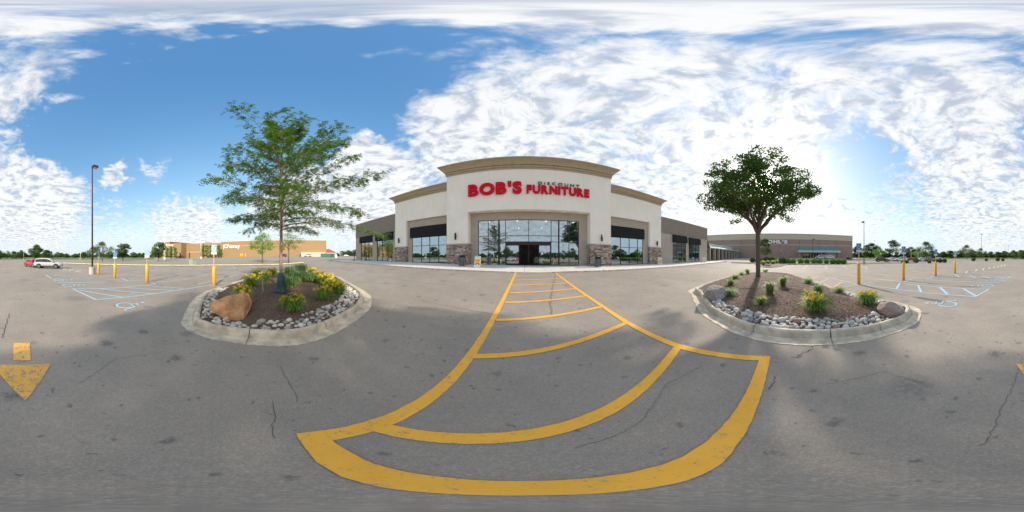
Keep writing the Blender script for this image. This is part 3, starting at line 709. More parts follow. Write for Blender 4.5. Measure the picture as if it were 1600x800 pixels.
# ------------------------------------------------------------ islands
def smooth_loop(pts, k=10):
    out = []; n_ = len(pts); P_ = [Vector((p[0], p[1])) for p in pts]
    for i in range(n_):
        a, b, c_, d = P_[i-1], P_[i], P_[(i+1) % n_], P_[(i+2) % n_]
        for j in range(k):
            t = j/k; out.append(.5*((2*b)+(c_-a)*t+(2*a-5*b+4*c_-d)*t*t+(3*b-a-3*c_+d)*t**3))
    return out
class Island:
    def __init__(s, pts, name_parent, mound, segs, gutter, kerbw):
        s.loop = smooth_loop(pts); s.mound = mound; L = s.loop; n_ = len(L)
        s.nrm = []
        ar_ = sum(L[i-1].x*L[i].y-L[i].x*L[i-1].y for i in range(n_)); sg_ = 1 if ar_ > 0 else -1
        for i in range(n_):
            t = (L[(i+1) % n_]-L[i-1]).normalized(); s.nrm.append(Vector((-t.y, t.x))*sg_)   # inward
        s.inner = [L[i]+s.nrm[i]*(gutter+kerbw) for i in range(n_)]
        s.c = sum(s.inner, Vector((0, 0)))/n_; s.root = name_parent
        s.pol = sorted((math.atan2((p-s.c).y, (p-s.c).x), (p-s.c).length) for p in s.inner)
        # kerb + gutter profile, cut into cast segments
        pr_ = [(0, -.12), (0, .012), (gutter*.55, .006), (gutter-.012, .018), (gutter, -.004), (gutter+.010, .03), (gutter+.03, .12), (gutter+.05, .165), (gutter+.09, .19), (gutter+kerbw-.05, .19), (gutter+kerbw, .14), (gutter+kerbw, -.12)]
        cuts = segs+[segs[0]+n_]
        for a, b in zip(cuts, cuts[1:]):
            rings = []
            m_ = b-a
            for j in range(m_+1):
                f = a+j
                e_ = .035 if j == 0 else (-.035 if j == m_ else 0)
                i0 = f % n_; p = L[i0]; t = (L[(i0+1) % n_]-L[i0-1]); t = t.normalized(); nn = s.nrm[i0]; p = p+t*e_*.35
                wob = .012*math.sin(f*1.7)+.008*math.sin(f*.61)
                rings.append([(p.x+nn.x*(o+(wob if k_ < 2 else 0)), p.y+nn.y*(o+(wob if k_ < 2 else 0)), G(p.x, p.y)+z) for k_, (o, z) in enumerate(pr_)])
            MB().loft(rings).build('kerb', 'kerb_concrete', s.root, smooth=False)
        m_ = MB(); T = [1.02, .97, .9, .8, .68, .55, .4, .2]; vs = []
        for t in T:
            for p in s.inner:
                q = s.c+(p-s.c)*t; vs.append((q.x, q.y, s.z(q.x, q.y, t)+.02*random.uniform(-1, 1)))
        fs = [(i*n_+k, i*n_+(k+1) % n_, (i+1)*n_+(k+1) % n_, (i+1)*n_+k) for i in range(len(T)-1) for k in range(n_)]
        vs.append((s.c.x, s.c.y, s.z(s.c.x, s.c.y, 0))); fs += [((len(T)-1)*n_+k, (len(T)-1)*n_+(k+1) % n_, len(vs)-1) for k in range(n_)]
        m_.add(vs, fs).build('mulch_bed', 'mulch', s.root, True)
    def t(s, x, y):
        d = Vector((x, y))-s.c; a = math.atan2(d.y, d.x); pol = s.pol
        for i in range(len(pol)):
            if pol[i][0] >= a: break
        else: i = 0
        a1, r1 = pol[i]; a0, r0 = pol[i-1]
        if a1 < a0: a1 += 2*math.pi; a = a if a > a0-1e-6 else a+2*math.pi
        k = clip((a-a0)/max(1e-6, a1-a0), 0, 1); return d.length/(r0+(r1-r0)*k)
    def z(s, x, y, t=None):
        if t is None: t = s.t(x, y)
        return G(x, y)+.10+s.mound*(1-clip(t, 0, 1)**2.2)
    def pt(s, px, py):
        a = R(W(px)); t_ = math.tan(R((py-400)*.225)); z = .2
        for _ in range(25):
            d = (CAMH-z)/t_; x, y = d*math.sin(a), d*math.cos(a); z = .5*z+.5*s.z(x, y)
        return Vector((x, y, z))
il = empty('traffic_island', (0, 0, 0)); il['kind'] = 'structure'
ir = empty('traffic_island', (0, 0, 0)); ir['kind'] = 'structure'
lp = [at(*p) for p in ((284, 500), (307, 522), (342, 532), (394, 539), (435, 541), (476, 537), (517, 524), (559, 499), (579, 479), (575, 459))]
lp = [(p.x, p.y) for p in lp]+[(-10.2, 5.4), (-13.5, 5.9), (-17, 5.3), (-19.5, 3), (-19, .2), (-15.5, -1.6), (-12, -2.5), (-9.8, -3.1), (-7.2, -3.35)]
rp = [at(*p) for p in ((1081, 462), (1092, 486), (1112, 502), (1150, 522), (1200, 535), (1262, 540), (1312, 538), (1362, 531), (1405, 518), (1434, 503))]
rp = [(p.x, p.y) for p in rp]+[(3.75, -4.35), (4.6, -4.5), (6.6, -3.95), (9.8, -3.1), (13.5, -2.3), (17, -1.2), (18.6, .8), (17.8, 3.2), (14.5, 4.4), (10.4, 4.9), (7.6, 4.75)]
I1 = Island(lp, il, .30, [4, 28, 62, 95, 130, 160], .33, .21)
I2 = Island(rp, ir, .34, [8, 33, 58, 76, 100, 130, 160, 185], .33, .21)

# wood chips on the mulch (stuff) and river stones (parts)
def chips(I, n_, m_, seed):
    r_ = np.random.default_rng(seed); xs = [p.x for p in I.inner]; ys = [p.y for p in I.inner]; C = []
    while len(C) < n_:
        x = r_.uniform(min(xs), max(xs)); y = r_.uniform(min(ys), max(ys))
        if r_.random() > min(1, 5/(math.hypot(x, y)+.1)): continue
        t = I.t(x, y)
        if t < .97: C.append((x, y, I.z(x, y, t)+.012))
    C = np.array(C); A = r_.normal(size=(n_, 3)); A[:, 2] *= .25; N = r_.normal(size=(n_, 3))*.45+np.array([0, 0, 1.])
    V, F = leaves(C, A, N, r_.uniform(.03, .085, n_), r_.uniform(.01, .026, n_))
    o = link('wood_chips', npmesh('wood_chips', V, F, [m_]), I.root); o['kind'] = 'stuff'
chips(I1, 9000, 'mulch_chips', 1); chips(I2, 14000, 'mulch_chips_grey', 2)
import bmesh
from mathutils import noise as MN
def rockmesh(name, seed, sub=2, amp=.18, m_='boulder_grey', flatten=1, facet=0):
    bm = bmesh.new(); bmesh.ops.create_icosphere(bm, subdivisions=sub, radius=1); q = random.Random(seed)
    planes = [(Vector((q.gauss(0, 1), q.gauss(0, 1), q.gauss(0, 1))).normalized(), q.uniform(.62, .85)) for _ in range(facet)]
    ph = [(Vector((q.gauss(0, 1), q.gauss(0, 1), q.gauss(0, 1)))*q.uniform(1, 3.2), q.uniform(0, 6)) for _ in range(6)]
    for v in bm.verts:
        k = 1+amp*sum(math.sin(v.co.dot(f)+p) for f, p in ph)/3; p_ = v.co*k
        for nrm, d in planes:
            e_ = p_.dot(nrm)-d
            if e_ > 0: p_ = p_-nrm*e_*.93
        v.co = p_+(p_.normalized()*(.06*MN.noise(p_*3+Vector((seed, 0, 0)))+.03*MN.noise(p_*9)) if facet else Vector()); v.co.z *= flatten
    me = bpy.data.meshes.new(name); bm.to_mesh(me); bm.free(); me.materials.append(M[m_])
    me.polygons.foreach_set('use_smooth', [facet == 0]*len(me.polygons)); return me
stones = [[rockmesh('river_stone', 10*i+j, 2, .14, 'stone%d' % i, .68) for j in range(2)] for i in range(6)]
def river(I, zone, n_, seed, rr_=(.045, .10)):
    q = random.Random(seed); placed = []; tries = 0
    xs = [p.x for p in I.inner]; ys = [p.y for p in I.inner]
    while len(placed) < n_ and tries < 60000:
        tries += 1; x = q.uniform(min(xs), max(xs)); y = q.uniform(min(ys), max(ys)); t = I.t(x, y)
        r_ = q.uniform(*rr_)*(1.0 if tries < 15000 else .72)
        if not zone(x, y, t): continue
        if any((x-a)**2+(y-b)**2 < (.80*(r_+c_))**2 for a, b, c_ in placed): continue
        placed.append((x, y, r_))
        o = link('river_stone', q.choice(stones[q.choice((0, 0, 1, 1, 2, 2, 3, 4, 4, 5)) if I is I2 else q.choice((0, 0, 1, 1, 2, 3, 4))]), I.root, (x, y, I.z(x, y, t)+r_*.25))
        o.rotation_euler = (q.uniform(-.3, .3), q.uniform(-.3, .3), q.uniform(0, 6.3)); o.scale = (r_*q.uniform(1., 1.35), r_*q.uniform(.8, 1.05), r_*q.uniform(.85, 1.1))
    return placed
def band(I, w0, sec, x_lim):
    def f(x, y, t):
        if t > .985 or abs(x) > x_lim: return False
        # distance inside kerb
        rad = (Vector((x, y))-I.c).length; dist = rad*(1/t-1)
        az = math.degrees(math.atan2(x, y)); return any(a <= az <= b and dist < w_ for a, b, w_ in sec)
    return f
river(I2, band(I2, .5, [(58, 78, .42), (78, 128, .62), (128, 141, .9)], 7.5), 290, 5, (.05, .12))
river(I1, band(I1, .5, [(-124, -104, .5), (-94, -78, .55), (-78, -54, .75), (-104, -94, .28)], 9.2), 280, 6)

def boulder(name, I, px, py, size, seed, m_, label, rz=0, rx=0, facet=7, zf=.4):
    p = I.pt(px, py); o = link(name, rockmesh(name, seed, 4, .16, m_, 1, facet)); o.scale = size; o.rotation_euler = (rx, 0, rz)
    o.location = (p.x, p.y, p.z+size[2]*zf); tag(o, label, 'boulder'); 
    bv = o.modifiers.new('b', 'BEVEL'); bv.width = .01
    o.modifiers.remove(bv); return o
# left boulder: hand-shaped wedge
bo = I1.pt(362, 492)
def wedge():
    bm = bmesh.new(); q = random.Random(2)
    # local: u = to the right as seen from the camera, v = away, z = up
    P_ = [(-.62, -.05, .10), (-.58, .25, .30), (-.30, -.30, -.02), (.02, -.42, -.10), (.30, -.42, -.12), (.52, -.10, .12), (.60, .1, .40), (.50, .30, .62), (.30, .22, .66), (.20, .42, .60), (-.2, .36, .50), (-.52, .12, .40), (-.64, .05, .30), (.05, .5, .0), (.5, .45, .0), (-.4, .4, 0), (.38, -.22, .36), (.30, -.30, .05)]
    for p in P_: bm.verts.new(p)
    bmesh.ops.convex_hull(bm, input=bm.verts[:]); loose = [v for v in bm.verts if not v.link_faces]; bmesh.ops.delete(bm, geom=loose, context='VERTS')
    bmesh.ops.triangulate(bm, faces=bm.faces[:])
    for _ in range(4): bmesh.ops.subdivide_edges(bm, edges=bm.edges[:], cuts=1, use_grid_fill=True)
    from mathutils import noise
    for v in bm.verts: v.co += v.co.normalized()*(.05*noise.noise(v.co*3)+.03*noise.noise(v.co*8)+.012*noise.noise(v.co*22))
    me = bpy.data.meshes.new('boulder'); bm.to_mesh(me); bm.free(); me.materials.append(M['boulder_orange'])
    me.polygons.foreach_set('use_smooth', [True]*len(me.polygons)); return me
o = link('boulder', wedge(), None, (bo.x-.05, bo.y, bo.z+.04)); o.rotation_euler = (0, 0, -R(W(362))); o.scale = (1.02, 1.0, .92)
es = o.modifiers.new('sharp', 'EDGE_SPLIT'); es.split_angle = R(28)
tag(o, 'big flat-faced orange sandstone boulder at the corner of the left traffic island', 'boulder')
boulder('boulder', I2, 1117, 466, (.46, .42, .40), 5, 'boulder_grey', 'round grey and brown boulder at the left end of the right traffic island', 0, 0, 4, .45)
boulder('boulder', I2, 1391, 489, (.42, .36, .30), 9, 'boulder_pink', 'squarish pinkish brown boulder at the right end of the right traffic island', R(40), 0, 7, .35)

# ------------------------------------------------------------ plants
def clump(name, px, py, I, rad, h, nleaf, nfl, label, cat, seed, leafm='lily_leaf', flm='lily_orange', lw=.022, droop=1., group=None, pos=None):
    if I is I2: rad *= 1.22; h *= 1.05; nleaf = int(nleaf*1.35)
    if I is I1: rad *= 1.22; h *= 1.12; nleaf = int(nleaf*1.4); nfl = int(nfl*1.35)
    q = np.random.default_rng(seed); p = pos if pos is not None else I.pt(px, py)
    e = empty(name, p, 0, label, cat, group)
    a = q.uniform(0, 2*np.pi, nleaf); L = rad*q.uniform(.35, 1.2, nleaf); H = h*q.uniform(.4, 1.1, nleaf)
    b = np.stack([np.cos(a), np.sin(a)], 1); o = q.normal(size=(nleaf, 2))*rad*.16
    s5 = [0, .3, .6, .85, 1.]; hh = [0, .62, .95, .85, .85-.45*droop]; out = [0, .18, .45, .78, 1.]; ww = [1, 1, .85, .5, .05]
    V = []; side = np.stack([-b[:, 1], b[:, 0]], 1)
    for k in range(5):
        c_ = o+b*(L*out[k])[:, None]; z = H*hh[k]
        for sg_ in (-1, 1):
            V.append(np.concatenate([c_+side*lw*.5*ww[k]*sg_*q.uniform(.7, 1.3), z[:, None]], 1))
    V = np.stack(V, 1).reshape(-1, 3); base_ = np.arange(nleaf)[:, None]*10
    F = np.concatenate([base_+np.array([[2*k, 2*k+1, 2*k+3, 2*k+2]]) for k in range(4)], 0)
    link('leaves', npmesh('leaves', V, F, [leafm], smooth=False), e)['kind'] = 'stuff'
    if nfl:
        st_m = MB(); FV = []; FF = []; k0 = 0
        for i in range(nfl):
            an = q.uniform(0, 2*np.pi); rr2 = rad*.8*math.sqrt(q.uniform(0, 1)); top = Vector((rr2*math.cos(an), rr2*math.sin(an), h*q.uniform(.85, 1.28)-rr2*.25))
            st_m.tube([(top.x*.3, top.y*.3, 0), (top.x*.7, top.y*.7, top.z*.6), top], [.005, .004, .003], 3, False)
            tilt = Vector((q.normal(), q.normal(), 1.2)).normalized(); ux = tilt.orthogonal().normalized(); uy = tilt.cross(ux); fr_ = q.uniform(.05, .085)
            for j in range(6):
                g_ = j*math.pi/3; d_ = ux*math.cos(g_)+uy*math.sin(g_); s_ = ux*-math.sin(g_)+uy*math.cos(g_)
                A = top; B = top+d_*fr_*.6+tilt*fr_*.55+s_*fr_*.24; C_ = top+d_*fr_*1.15+tilt*fr_*.45; D_ = top+d_*fr_*.6+tilt*fr_*.55-s_*fr_*.24
                FV += [A, B, C_, D_]; FF.append((k0, k0+1, k0+2, k0+3)); k0 += 4
        st_m.build('stalks', leafm, e)['kind'] = 'stuff'; link('flowers', npmesh('flowers', FV, FF, [flm]), e)['kind'] = 'stuff'
    return e
LIL = 'orange daylilies in the left island'
clump('daylily', 457, 484, I1, .42, .40, 260, 26, 'orange daylily in front of the tree bag at the stones of the left island', 'daylily', 1)
clump('daylily', 506, 467, I1, .42, .38, 260, 24, 'orange daylily nearest the right end of the left island', 'daylily', 2)
clump('daylily', 380, 466, I1, .42, .42, 260, 26, 'orange daylily directly behind the orange boulder', 'daylily', 3)
k = 10
for px, py, r_, h, lab in ((392, 447, .55, .5, 'golden daylily mass left of the wooden stake'), (414, 440, .5, .5, 'golden daylily clump just behind the wooden stake'), (402, 434, .55, .55, 'golden daylily clump at the far left kerb of the left island'),
                     (425, 432, .5, .55, 'golden daylily clump left of the honey locust trunk'), (521, 455, .55, .45, 'golden daylily clump at the right kerb, behind the front right daylily'), (509, 446, .5, .5, 'golden daylily clump in the middle of the right-hand row'),
                     (498, 438, .5, .5, 'golden daylily clump third from the front in the right-hand row'), (487, 430, .5, .5, 'golden daylily clump near the far end of the right-hand row'), (530, 459, .35, .4, 'small daylily clump at the far right kerb stones')):
    clump('daylily', px, py, I1, r_, h, 200, 44, lab, 'daylily', k, flm='lily_gold'); k += 1
for px, py, r_, h, lab in ((466, 440, .8, .55, 'broad fine-bladed grass clump right behind the tree bag'), (487, 440, .7, .45, 'low pale grass clump right of the tree bag'), (470, 428, .9, .85, 'tall dark fountain grass at the back of the left island'),
                     (452, 432, .7, .7, 'upright grass clump just right of the honey locust trunk'), (455, 448, .45, .45, 'small grass clump touching the right side of the tree bag')):
    clump('ornamental_grass', px, py, I1, r_, h, 430, 0, lab, 'grass clump', k, 'grass_leaf', lw=.022, droop=.7); k += 1
clump('daylily', 1275, 484, I2, .45, .42, 320, 30, 'orange daylily at the middle of the stone edge of the right island', 'daylily', 40)
clump('daylily', 1268, 470, I2, .30, .34, 160, 8, 'small daylily right behind the middle daylily of the right island', 'daylily', 41)
clump('daylily', 1355, 474, I2, .42, .40, 260, 26, 'orange daylily behind the squarish boulder of the right island', 'daylily', 42)
clump('daylily', 1311, 458, I2, .34, .25, 160, 4, 'low daylily between the two larger daylilies of the right island', 'daylily', 43)
clump('daylily', 1189, 475, I2, .26, .26, 130, 3, 'single small daylily in the left mulch of the right island', 'daylily', 44)
clump('ornamental_grass', 1279, 460, I2, .30, .42, 260, 0, 'upright green grass tuft behind the middle daylily', 'grass clump', 45, 'grass_leaf', lw=.014, droop=.3)
clump('ornamental_grass', 1203, 459, I2, .32, .50, 300, 0, 'bluish grass tuft right of the maple trunk, nearer one', 'grass clump', 46, 'grass_leaf', lw=.014, droop=.3)
clump('ornamental_grass', 1224, 447, I2, .30, .50, 300, 0, 'bright green grass tuft right of the maple trunk, farther one', 'grass clump', 47, 'lily_leaf', lw=.014, droop=.3)
clump('daylily', 1140, 461, I2, .36, .26, 160, 0, 'flowerless daylily beside the round grey boulder', 'daylily', 48)
clump('daylily', 1142, 445, I2, .34, .3, 120, 2, 'flowerless daylily on the far kerb left of the maple, nearer one', 'daylily', 49)
clump('daylily', 1149, 436, I2, .4, .32, 120, 2, 'pale daylily on the far kerb left of the maple, middle one', 'daylily', 50)
clump('daylily', 1168, 428, I2, .4, .5, 100, 0, 'thin tall daylily beside the maple trunk at the far kerb', 'daylily', 51)
clump('daylily', 1263, 443, I2, .42, .3, 140, 5, 'pale daylily at the right far kerb of the right island', 'daylily', 52)
clump('daylily', 1158, 430, I2, .4, .3, 100, 0, 'small daylily on the far kerb left of the maple, farthest one', 'daylily', 53)

# watering bag and stake
tp = I1.pt(439, 456)
e = empty('tree_watering_bag', tp, 0, 'dark teal watering bag zipped round the young honey locust trunk', 'watering bag')
bm_ = MB(); rings = []
for z, r_ in ((0, .26), (.05, .21), (.18, .185), (.35, .175), (.5, .15), (.6, .10), (.64, .075)):
    rings.append([((r_*(1+.13*math.sin(3*q_+z*9)+.07*math.sin(7*q_-z*14)))*math.cos(q_), (r_*(1+.13*math.sin(3*q_+z*9)+.07*math.sin(7*q_-z*14)))*math.sin(q_), z) for q_ in [2*math.pi*i/28 for i in range(28)]])
rings = [[(x*1.1, y*1.1, z*1.35) for x, y, z in r__] for r__ in rings]
bm_.loft(rings).build('bag', 'bag_green', e, True)
MB().tube([(.17, .0, .12), (.2, -.06, .3), (.14, -.09, .62), (.09, -.05, .84)], .008, 6).build('strap', 'bag_strap', e)
MB().tube([(-.03, .02, .74), (.03, 0, .86), (.10, -.04, .78)], .012, 6).build('handle', 'bag_strap', e)
sp_ = I1.pt(411, 454); a = MB().box(-.018, .018, -.018, .018, -.05, .86); o = a.build('wooden_stake', 'weathered_wood', None, loc=sp_); o.rotation_euler = (R(2), R(-5), .5)
tag(o, 'thin weathered wooden stake stuck in the mulch left of the tree bag', 'stake')

# ------------------------------------------------------------ trees
def tree_root(loc, label, group=None, name='tree', cat='tree'): return empty(name, loc, 0, label, cat, group)
def locust():
    e = tree_root((tp.x, tp.y, tp.z), 'young honey locust with airy layered branches in the left traffic island', name='honey_locust_tree')
    q = random.Random(11); b = MB(); H = 8.6
    trunk = [(0, 0, -.1), (.01, .0, 1.5), (-.03, .02, 3), (.03, 0, 4.4), (.0, .05, 6), (.1, .0, 7.4), (.05, .02, H)]
    b.tube(trunk, [.075, .068, .062, .055, .042, .026, .01], 10)
    def tpos(z):
        for p, r_ in zip(trunk, trunk[1:]):
            if p[2] <= z <= r_[2]: return Vector(p).lerp(Vector(r_), (z-p[2])/(r_[2]-p[2]))
        return Vector(trunk[-1])
    FC = []; FA = []
    def frond(p, d, L):
        FC.append(tuple(p)); FA.append(tuple(d.normalized()*L))
    n_ = 50
    for i in range(n_):
        f = i/(n_-1); z = 2.75+5.6*f**1.2; az = i*2.399+q.uniform(-.3, .3)
        Lm = (2.3+2.2*math.sin(math.pi*min(1, (f+.18)/1.0))**.8)*(1-.46*f**2.3)*q.uniform(.66, 1.1)
        Lm *= 1+.18*math.cos(az-math.atan2(-math.sin(R(W(439))), math.cos(R(W(439)))))
        if f > .93: Lm = 1.0
        el = R(14+40*f+q.uniform(-8, 10)); p = tpos(z); d = Vector((math.cos(az)*math.cos(el), math.sin(az)*math.cos(el), math.sin(el)))
        pts = [p.copy()]; k_ = 9
        for j in range(k_):
            d = (d+Vector((q.uniform(-.12, .12), q.uniform(-.12, .12), q.uniform(-.10, .06)-.03*(1-f)))).normalized(); p = p+d*Lm/k_; pts.append(p.copy())
        b.tube(pts, [max(.004, .026*(1-j/k_)**1.1*(.6+Lm/5)) for j in range(k_+1)], 5, False)
        for j in range(1, k_+1):
            for s_ in ((-1, 1) if j < k_ else (-1, 0, 1)):
                for rep in range(3 if f < .5 else 2):
                    t = (pts[j]-pts[j-1]).normalized(); sd_ = Vector((-t.y, t.x, 0)).normalized()*s_
                    d2 = (t*q.uniform(.4, 1.)+sd_*q.uniform(.5, 1.1)+Vector((0, 0, q.uniform(-.15, .28)))).normalized(); l2 = q.uniform(.3, .85)*(1.1-.35*j/k_)*min(1, Lm/2.2)
                    a0 = pts[j-1].lerp(pts[j], q.random()); mid = a0+d2*l2*.5; end = a0+d2*l2+Vector((0, 0, -.10*l2))
                    b.tube([a0, mid, end], [.007, .005, .002], 3, False)
                    for u in range(int((3+l2*9.5)*(.55 if j < 3 else 1))):
                        uu = q.uniform(.25, 1.05); pp = a0.lerp(end, uu); dd = (d2*.6+Vector((q.uniform(-1, 1), q.uniform(-1, 1), q.uniform(-.75, .3)))).normalized()
                        frond(pp, dd, q.uniform(.13, .24))
    b.build('trunk', 'pale_bark', e, True)
    C = np.array(FC); A = np.array(FA); n0 = len(C); L = np.linalg.norm(A, axis=1); An = A/L[:, None]
    side = np.cross(An, np.array([0, 0, 1.])+rdir(n0)*.35); side /= np.linalg.norm(side, axis=1, keepdims=True)
    Vs = []; Fs = []; k0 = 0
    for s_ in (-1, 1):
        for t in (.25, .55, .85):
            cc = C+A*t+side*s_*.022+np.array([0, 0, -.05])*t*t; aa = An*.55+side*s_*1.0+rdir(n0)*.2
            nn_ = np.cross(An, side)+rdir(n0)*.25
            V, F = leaves(cc, aa, nn_, rng.uniform(.055, .09, n0), .033); Vs.append(V); Fs.append(F+k0); k0 += len(V)
    link('crown', npmesh('crown', np.concatenate(Vs), np.concatenate(Fs), ['locust_leaf']), e)['kind'] = 'stuff'
    return n0
locust()
def maple():
    p = I2.pt(1184.5, 432); e = tree_root(p, 'broad dark green tree with forked trunk backlit by the sun in the right traffic island', name='broadleaf_tree')
    q = random.Random(5); b = MB()
    d = math.hypot(p.x, p.y); fz = 2+math.tan(R(32*.225))*d-p.z         # fork height
    b.tube([(0, 0, -.1), (0, 0, .15), (.02, 0, fz*.5), (0, .02, fz*.92), (0, .02, fz+.15)], [.25, .19, .175, .19, .15], 12)
    # view-aligned axes: u = right as seen from the road, v = away
    a = R(W(1184.5)); U = Vector((math.cos(a), -math.sin(a), 0)); Vv = Vector((math.sin(a), math.cos(a), 0))
    Rr = d*math.tan(R(17.0)); cz = fz+3.5; rz_ = d*math.tan(R(34.0))+2-p.z-cz
    tips = []
    lim = []
    for i in range(13):
        az = i*2.399+.4; sp2 = q.uniform(.30, 1.0) if i > 3 else .95
        tgt = Vector((math.cos(az)*Rr*.78*sp2, math.sin(az)*Rr*.78*sp2, cz+rz_*(.75-.95*sp2**1.6)+q.uniform(-.3, .4)-0.0)); s0 = Vector((0, .02, fz-.1+.15*q.random()))
        pts = []
        for j in range(9):
            t = j/8; bend = Vector((tgt.x*t**1.15, tgt.y*t**1.15, s0.z+(tgt.z-s0.z)*(t**.8))); pts.append(bend+Vector((q.uniform(-.12, .12), q.uniform(-.12, .12), q.uniform(-.06, .06)))*(t > 0))
        b.tube(pts, [.10*(1-t_/8)**.8+.014 for t_ in range(9)], 7, False); lim.append(pts)
        for j in range(3, 9):
            for _ in range(3):
                dd = Vector((q.uniform(-1, 1), q.uniform(-1, 1), q.uniform(-.1, 1))).normalized(); l = q.uniform(.6, 1.5); en = pts[j]+dd*l+Vector((pts[j].x, pts[j].y, 0))*.08
                b.tube([pts[j], pts[j].lerp(en, .5)+Vector((q.uniform(-.1, .1), q.uniform(-.1, .1), .05)), en], [.025, .015, .006], 4, False); tips.append(en)
    b.build('trunk', 'bark', e, True)
    # leaf clumps on an umbrella shell
    cl = []
    while len(cl) < 165:
        v = Vector((q.gauss(0, 1), q.gauss(0, 1), q.gauss(0, 1))).normalized(); r_ = q.uniform(.62, 1.04)
        x, y, z = v.x*Rr*r_, v.y*Rr*r_, v.z*rz_*r_
        hr = math.hypot(x, y)/Rr
        low = -2.8+4.8*(1-hr)
        if z < low*1.0+(q.uniform(-.25, .25)): continue
        if z < -rz_*.66: continue
        lump = 1+.05*math.sin(3*math.atan2(y, x)+1)+.05*math.sin(5*math.atan2(y, x)+z)
        cl.append((x*lump, y*lump, cz+z, q.uniform(.40, .78)))
    C = []
    for x, y, z, r_ in cl:
        m_ = int(120*(r_/.6)**2); g_ = rdir(m_)*(rng.uniform(.2, 1, m_)**.5)[:, None]*r_*np.array([1.05, 1.05, .62]); C.append(g_+np.array([x, y, z]))
    for t_ in tips:
        m_ = 26; C.append(rdir(m_)*(rng.uniform(0, 1, m_)**.5)[:, None]*.42+np.array(t_))
    C = np.concatenate(C); n_ = len(C); V, F = leaves(C, rdir(n_)+np.array([0, 0, -.5]), rdir(n_)+np.array([0, 0, .8]), rng.uniform(.13, .23, n_), rng.uniform(.09, .16, n_))
    link('crown', npmesh('crown', V, F, ['maple_leaf']), e)['kind'] = 'stuff'
maple()

def blobtree(seed, h=8., r_=3., trunk=.25, n_cl=26, nl=95, ls=.42, m_='far_leaf', shape='round', tm='bark'):
    """returns (trunk mesh, crown mesh) of a unit tree"""
    q = random.Random(seed); b = MB(); fz = h*trunk
    b.tube([(0, 0, -.2), (.02, 0, fz*.6), (0, 0, fz), (.05, .05, h*.7)], [.2, .15, .12, .04], 7)
    for i in range(7):
        a = i*2.4; l = r_*q.uniform(.5, .85); b.tube([(0, 0, fz+i*.04*h), (math.cos(a)*l*.5, math.sin(a)*l*.5, fz+i*.05*h+l*.4), (math.cos(a)*l, math.sin(a)*l, fz+.1*h+i*.05*h+l*.6)], [.07, .045, .02], 5, False)
    C = []
    for i in range(n_cl):
        f = q.random(); z = fz+(h-fz)*(.05+.90*f); 
        if shape == 'round': rr2 = r_*math.sqrt(max(.02, 1-(2*f-.9)**2))*q.uniform(.35, 1.)
        elif shape == 'cone': rr2 = r_*(1-f)*q.uniform(.5, 1)
        else: rr2 = r_*(.45+.55*math.sin(math.pi*f)**.6)*q.uniform(.3, .95)
        a = q.uniform(0, 6.3); cr_ = r_*q.uniform(.2, .40)
        m2 = nl; g_ = rdir(m2)*(rng.uniform(.15, 1, m2)**.5)[:, None]*cr_*np.array([1, 1, .75]); C.append(g_+np.array([rr2*math.cos(a), rr2*math.sin(a), z]))
    C = np.concatenate(C); k_ = len(C); V, F = leaves(C, rdir(k_), rdir(k_)+np.array([0, 0, .6]), rng.uniform(.6, 1.2, k_)*ls, rng.uniform(.4, .8, k_)*ls)
    return b.mesh('trunk', tm, True), npmesh('crown', V, F, [m_])
PT = {'oak': blobtree(1, 10, 5.4, .15, 44, 170, .5), 'maple': blobtree(2, 9, 3.6, .3, 30, 100, .4), 'loose': blobtree(3, 8, 4, .25, 30, 120, .34),
      'pear': blobtree(4, 8, 2.9, .2, 40, 190, .34, shape='egg'), 'shrubby': blobtree(5, 6, 4.5, .08, 30, 110, .5), 'bright': blobtree(6, 6, 2.8, .34, 26, 90, .26, 'bright_leaf', 'egg'),
      'locust': blobtree(7, 7, 3.4, .4, 26, 90, .2, 'locust_leaf'), 'blue': blobtree(8, 8, 2.6, .05, 30, 110, .35, 'blue_leaf', 'cone'),
      'arbor': blobtree(9, 8, 1.5, .02, 40, 120, .3, 'arborvitae_leaf', 'egg'), 'paleoak': blobtree(10, 9, 4.5, .15, 30, 100, .45, 'bright_leaf')}
def tree(px, d, top, kind, label, wfac=1., group=None, base_y=None, name='tree', cat='tree'):
    """a tree d metres away in direction px whose top reaches that height in the view"""
    p = at(px, base_y) if base_y else far(px, d)
    dd = math.hypot(p.x, p.y); h = 2+math.tan(R((400-top)*.225))*dd-p.z; t_, c_ = PT[kind]
    zmax = {'oak': 10, 'maple': 9, 'loose': 8, 'pear': 8, 'shrubby': 6, 'bright': 6, 'locust': 7, 'blue': 8, 'arbor': 8, 'paleoak': 9}[kind]*1.03
    s_ = h/zmax; e = empty(name, p, random.uniform(0, 6.3), label, cat, group); e.scale = (s_*wfac, s_*wfac, s_)
    link('trunk', t_, e); link('crown', c_, e)['kind'] = 'stuff'; return e
